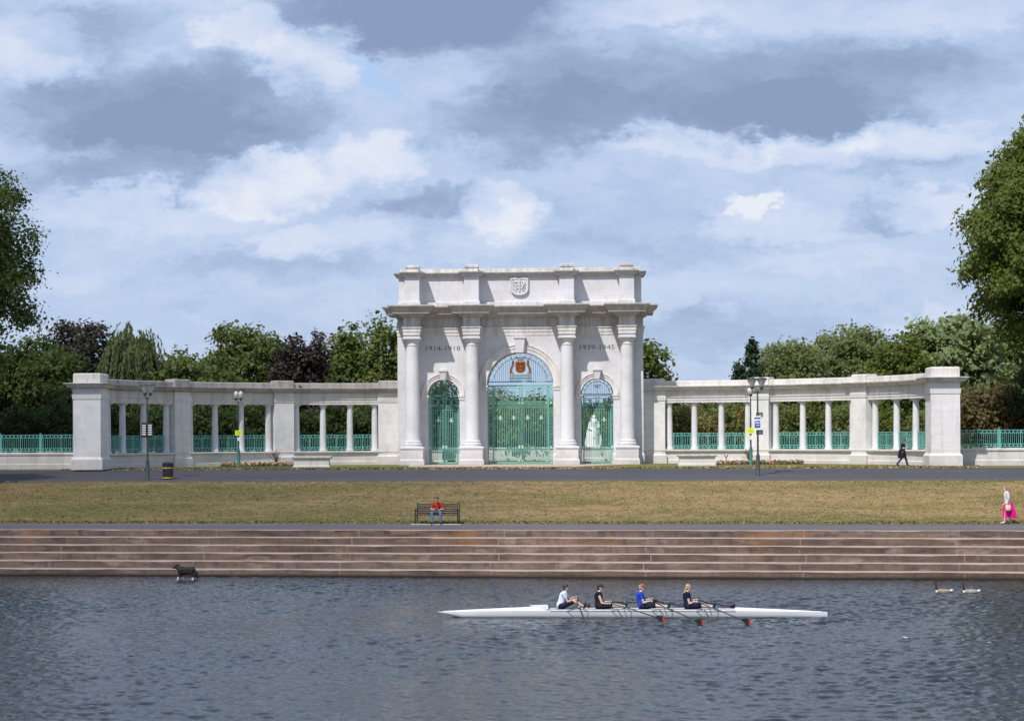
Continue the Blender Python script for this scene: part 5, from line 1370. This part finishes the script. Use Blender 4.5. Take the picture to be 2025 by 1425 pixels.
for s_ in (-1, 1):
    lo = []
    for i in range(13):
        t = t0+(t1-t0)*i/12; x = -BL_/2+BL_*t; y = s_*(hw_at(t)); z1 = gun(t); lo.append([(x, y-.02, z1-.01), (x, y+.02, z1-.01), (x, y+.02, z1+.035), (x, y-.02, z1+.035)])
    g.loft(lo)
g.build('gunwale', M['white'], BO)
lo = []; g = MB()
for i in range(13):
    t = t0+(t1-t0)*i/12; x = -BL_/2+BL_*t; b_ = hw_at(t)-.025; z1 = gun(t)+.006; lo.append([(x, -b_, z1-.004), (x, b_, z1-.004), (x, b_, z1), (x, -b_, z1)])
g.loft(lo); g.build('cockpit_floor', mat('dark_cockpit', (.03, .035, .045), .5), BO)
def bx(px): return (px-1249)/59.2       # along the boat
seats = [bx(1109), bx(1185), bx(1270), bx(1360)]
pins = [bx(1146), bx(1232), bx(1312), bx(1400)]
for sx_ in seats:
    g = MB(); g.box(sx_-.13, sx_+.13, -.15, .15, .256, .285); g.build('seat', M['black'], BO)
for pxn in pins:
    for s_ in (-1, 1):
        g = MB(); yy = s_*.80
        for xx in (-.42, .10, .30): g.tube([(pxn+xx, s_*.29, .24 if xx != .10 else .10), (pxn+xx*.2, s_*.6, .33), (pxn, yy, .36)], .013, 6)
        g.tube([(pxn, yy, .34), (pxn, yy, .47)], .018, 6); g.box(pxn-.035, pxn+.035, yy-.03, yy+.03, .40, .46)
        g.build('rigger', M['chrome'] if s_ < 0 else M['lamp_metal'], BO)
GR = dict()
def scull(label, i, s_, hnd, yaw, bladez, feather=True):
    """oar i through its gate; hnd = hand position (x,z) relative; blade direction set by the gate"""
    pin = V(pins[i], s_*.80, .43); h = V(*hnd); d = (pin-h).normalized(); out_ = pin+d*1.86
    out_.z = bladez; d2 = (out_-pin).normalized()
    o = thing('scull', label, 'oar', (BX, BY, WATER), group='sculling oars of the boat')
    g = MB(); g.tube([h-d*.06, h+d*.10], .020, 8); g.build('handle', mat('oar_grip', (.55, .56, .30), .7), o)
    g = MB(); g.tube([h+d*.10, pin, out_], .021, 8, .017); g.build('shaft', M['black'], o)
    g = MB(); g.lathe([(.001, 0), (.04, .0), (.045, .02), (.045, .10), (.03, .12), (.001, .12)], n=10)
    cl_ = g.build('collar', M['chrome'], o); cl_.location = pin; cl_.rotation_euler = d.to_track_quat('Z', 'Y').to_euler()
    # hatchet blade
    b0 = out_-d2*.02; up = V(0, 0, 1) if not feather else d2.cross(V(0, 0, 1)).normalized(); up = (up-d2*up.dot(d2)).normalized(); th = d2.cross(up)*.008
    prof = [(0, .02, -.02), (.12, .06, -.05), (.26, .10, -.10), (.42, .115, -.125), (.47, .09, -.11), (.485, .03, -.06)]
    for nm, a_, b_, m_ in (('blade', 0, 4, M['black']), ('blade_tip', 3, 6, M['red'])):
        g = MB(); k = 1.0 if nm == 'blade' else 1.3
        g.loft([[tuple(b0+d2*q[0]+up*q[1]+th*k), tuple(b0+d2*q[0]+up*q[2]+th*k), tuple(b0+d2*q[0]+up*q[2]-th*k), tuple(b0+d2*q[0]+up*q[1]-th*k)] for q in prof[a_:b_]])
        g.build(nm, m_, o)
    return o
hn = [  # hands of each rower relative to the boat: near (y<0) and far
    [(seats[0]+.52, -.09, .60), (seats[0]+.52, .12, .66)], [(seats[1]+.34, -.12, .47), (seats[1]+.36, .10, .52)],
    [(seats[2]+.30, -.11, .55), (seats[2]+.32, .13, .60)], [(seats[3]+.27, -.12, .53), (seats[3]+.30, .10, .58)]]
nm = ['first', 'second', 'third', 'fourth']
who = ['the rower in the pale blue shirt', 'the rower in the black vest and cap', 'the rower in the royal blue shirt', 'the fair haired rower in navy at the right end']
def set_oar(i, s_, bx_px, z_, feather, extra=''):
    h = V(*hn[i][0 if s_ < 0 else 1])
    scull(('near' if s_ < 0 else 'far')+' side black oar of '+who[i]+extra, i, s_, h, 0, z_, feather)
# near side oars
set_oar(0, -1, 0, .02, True, ', dipping left'); set_oar(0, 1, 0, .18, False)
set_oar(1, -1, 0, .22, False); set_oar(1, 1, 0, .30, False)
set_oar(2, -1, 0, .12, False); set_oar(2, 1, 0, .16, False)
set_oar(3, -1, 0, .14, False); set_oar(3, 1, 0, .16, False)
def rower(label, i, chest_x, knee, top, legs, hair, skin, hairlong=0, cap=None, lean=0.0, hx=0.0, sleeve=.5):
    n_, f_ = [V(*p) for p in hn[i]]; s0 = seats[i]; z0 = .285
    n_.x -= s0; f_.x -= s0
    ch = V(chest_x, 0, z0+.44)
    J = dict(pelvis=(0, 0, z0+.11), chest=ch, neck=ch+V(.03+lean*.1, 0, .15), head=ch+V(.06+lean*.1, 0, .255), face=(1, 0, -.12), sl=ch+V(.0, .175, .08), sr=ch+V(.0, -.175, .08),
             hl=(.03, .09, z0+.09), hr=(.03, -.09, z0+.09), kl=(knee[0], .10, knee[1]), kr=(knee[0], -.10, knee[1]), al=(knee[2], .09, .36), ar=(knee[2], -.09, .36), tl=(knee[2]+.06, .10, .48), tr=(knee[2]+.06, -.10, .48))
    wn = n_+V(-.085, 0, .0); wf = f_+V(-.085, 0, .0)
    J['wr'] = wn; J['wl'] = wf
    for sd, w_, y_ in (('r', wn, -1), ('l', wf, 1)):
        S_ = J['s'+sd]; m_ = (S_+w_)/2; L = (w_-S_).length; bend = math.sqrt(max(0.0, .27**2-(L/2)**2)) if L < .54 else 0.0
        J['e'+sd] = m_+V(-.15, y_*.35, -1).normalized()*bend
    J['dr'] = V(1, .05, -.1); J['dl'] = V(1, -.05, -.1)
    person(label, (BX+s0, BY, WATER), 0, J, top, legs, hair, skin, hairlong=hairlong, leglen=.85, cap=cap, sleeve=sleeve, group='rowers in the boat', grip=1.3, shoes=M['black'], topname='shirt', legname='shorts')
blk = cloth('black_lycra', (.016, .016, .02)); nv_ = cloth('navy_lycra', (.012, .016, .04))
rower('rower in a pale blue shirt with dark hair at the left end, arms stretched forward', 0, .10, (.46, .54, .78), cloth('pale_blue_cotton', (.60, .68, .78)), nv_, dark_hair, SKIN, lean=.3)
rower('rower in a black vest and dark cap, second from the left', 1, -.02, (.46, .40, .86), blk, blk, dark_hair, SKIN2, cap=mat('black_cap', (.02, .018, .02), .7), sleeve=.12)
rower('fair haired rower in a royal blue shirt and red cap, third from the left', 2, -.07, (.46, .40, .86), cloth('royal_blue_cotton', (.02, .065, .50)), nv_, blond, SKIN2, cap=mat('faded_red_cap', (.35, .10, .09), .7))
rower('rower in a navy top with a long fair ponytail at the right end', 3, -.04, (.46, .40, .84), nv_, nv_, blond, SKIN2, hairlong=.30, sleeve=.4)

# ------------------------------------------------------------------ dog, geese, pigeon
dpx = at(369, 1142, 87.6); dogm = mat('black_fur', (.016, .013, .012), .8); dw = mat('white_fur', (.70, .68, .64), .8)
DG = thing('dog', 'black dog with white paws wading along the foot of the steps', 'dog', (dpx.x, dpx.y-.10, WATER-.05), math.pi-BA, sc=1.12)
organic('body', [((-.24, 0, .44), .115, (.0, 0, .42), .12), ((.0, 0, .42), .12, (.22, 0, .42), .145), ((.22, 0, .46), .10, (.36, 0, .56), .075),
                 ((-.26, .07, .42), .085, (-.22, .08, .30), .06), ((-.22, .08, .30), .055, (-.34, .08, .20), .035), ((-.34, .08, .20), .032, (-.30, .08, .04), .026),
                 ((-.26, -.07, .42), .085, (-.20, -.08, .30), .06), ((-.20, -.08, .30), .055, (-.30, -.08, .20), .035), ((-.30, -.08, .20), .032, (-.22, -.08, .04), .026),
                 ((.24, .07, .38), .06, (.25, .07, .22), .034), ((.25, .07, .22), .032, (.30, .07, .04), .027), ((.22, -.07, .38), .06, (.18, -.07, .22), .034), ((.18, -.07, .22), .032, (.14, -.07, .04), .027),
                 ((-.30, 0, .44), .06, (-.38, 0, .30), .085), ((-.38, 0, .30), .085, (-.44, 0, .14), .045), ((.42, 0, .52), .055, (.50, 0, .49), .034), ((-.2, 0, .36), .11, (.2, 0, .35), .12), ((.18, 0, .30), .07, (-.15, 0, .30), .06), ((.24, .05, .40), .08, (.25, .06, .26), .05), ((-.24, .06, .38), .09, (-.28, .06, .24), .06), ((-.24, -.06, .38), .09, (-.26, -.06, .24), .06)],
        [((.37, 0, .55), (.10, .085, .085)), ((.33, .07, .61), (.04, .022, .04)), ((.33, -.07, .61), (.04, .022, .04)), ((.28, 0, .48), (.12, .11, .11))], dogm, DG, vox=.014)
organic('white_paws', [((-.31, .08, .12), .034, (-.285, .08, .02), .036), ((-.24, -.08, .12), .034, (-.20, -.08, .02), .036), ((.28, .07, .14), .036, (.32, .07, .02), .036), ((.155, -.07, .14), .036, (.15, -.07, .02), .038)], [((.30, 0, .42), (.085, .07, .10))], dw, DG, vox=.014)
gm = mat('grey_brown_feathers', (.27, .22, .17), .8); gbk = mat('black_neck_feathers', (.015, .014, .014), .7)
def goose(label, px, py, D, bodym, sc):
    p = at(px, py, D); o = thing('goose', label, 'goose', (p.x, p.y, WATER), math.pi+.05, group='geese swimming near the steps', sc=sc)
    organic('body', [((-.30, 0, .12), .05, (-.46, 0, .17), .03)], [((0, 0, .06), (.34, .16, .135)), ((.2, 0, .07), (.17, .14, .12))], bodym, o, vox=.016)
    organic('neck', [((.27, 0, .12), .065, (.36, 0, .26), .042), ((.36, 0, .26), .042, (.35, 0, .42), .034), ((.35, 0, .42), .034, (.39, 0, .47), .036), ((.41, 0, .46), .022, (.49, 0, .445), .012)], [((.395, 0, .47), (.058, .038, .04))], gbk, o, vox=.012)
    organic('white_patches', [], [((.30, 0, .065), (.09, .10, .075)), ((-.36, 0, .11), (.10, .08, .06)), ((.375, 0, .452), (.022, .042, .03))], M['white'], o, vox=.012)
goose('goose on the left of the pair, brownish back, swimming by the steps', 1866, 1172, 78.2, gm, .80)
goose('goose on the right of the pair, greyer back, swimming by the steps', 1920, 1172, 78.0, mat('grey_feathers', (.28, .27, .26), .8), .80)
pp = arcpt(-1, R(23.5), RC-.75, 5.105)
PG = thing('pigeon', 'small dark pigeon standing on the cornice left of the arch', 'bird', pp, R(200))
organic('body', [((-.08, 0, .10), .03, (-.17, 0, .07), .015), ((.05, 0, .14), .032, (.08, 0, .21), .024), ((.09, 0, .215), .012, (.125, 0, .21), .005), ((.0, .02, .06), .01, (.0, .02, .0), .008), ((.0, -.02, .06), .01, (.0, -.02, .0), .008)], [((0, 0, .11), (.10, .055, .06)), ((.08, 0, .22), (.028, .024, .026))], gbk, PG, vox=.007, sm=1)
for px_, py_, D_, lab_ in ((1790, 1268, 60.8, 'largest white feather floating on the water, nearest the boat'), (1905, 1274, 60.0, 'middle one of three white feathers floating on the water'), (1956, 1281, 59.2, 'small white feather floating nearest the right edge of the water')):
    p = at(px_, py_, D_); g = MB(); g.loft([[(-.09+.03*i, -.028*math.sin(math.pi*(i+.3)/6.6), .045+.01*math.sin(i)), (-.09+.03*i, .028*math.sin(math.pi*(i+.3)/6.6), .045+.01*math.sin(i)), (-.09+.03*i, 0, .055+.01*math.sin(i))] for i in range(7)])
    f_ = g.build('feather', M['white']); f_.location = (p.x, p.y, WATER); f_.rotation_euler = (0, 0, px_); tag(f_, lab_, 'feather', group='feathers floating on the river')
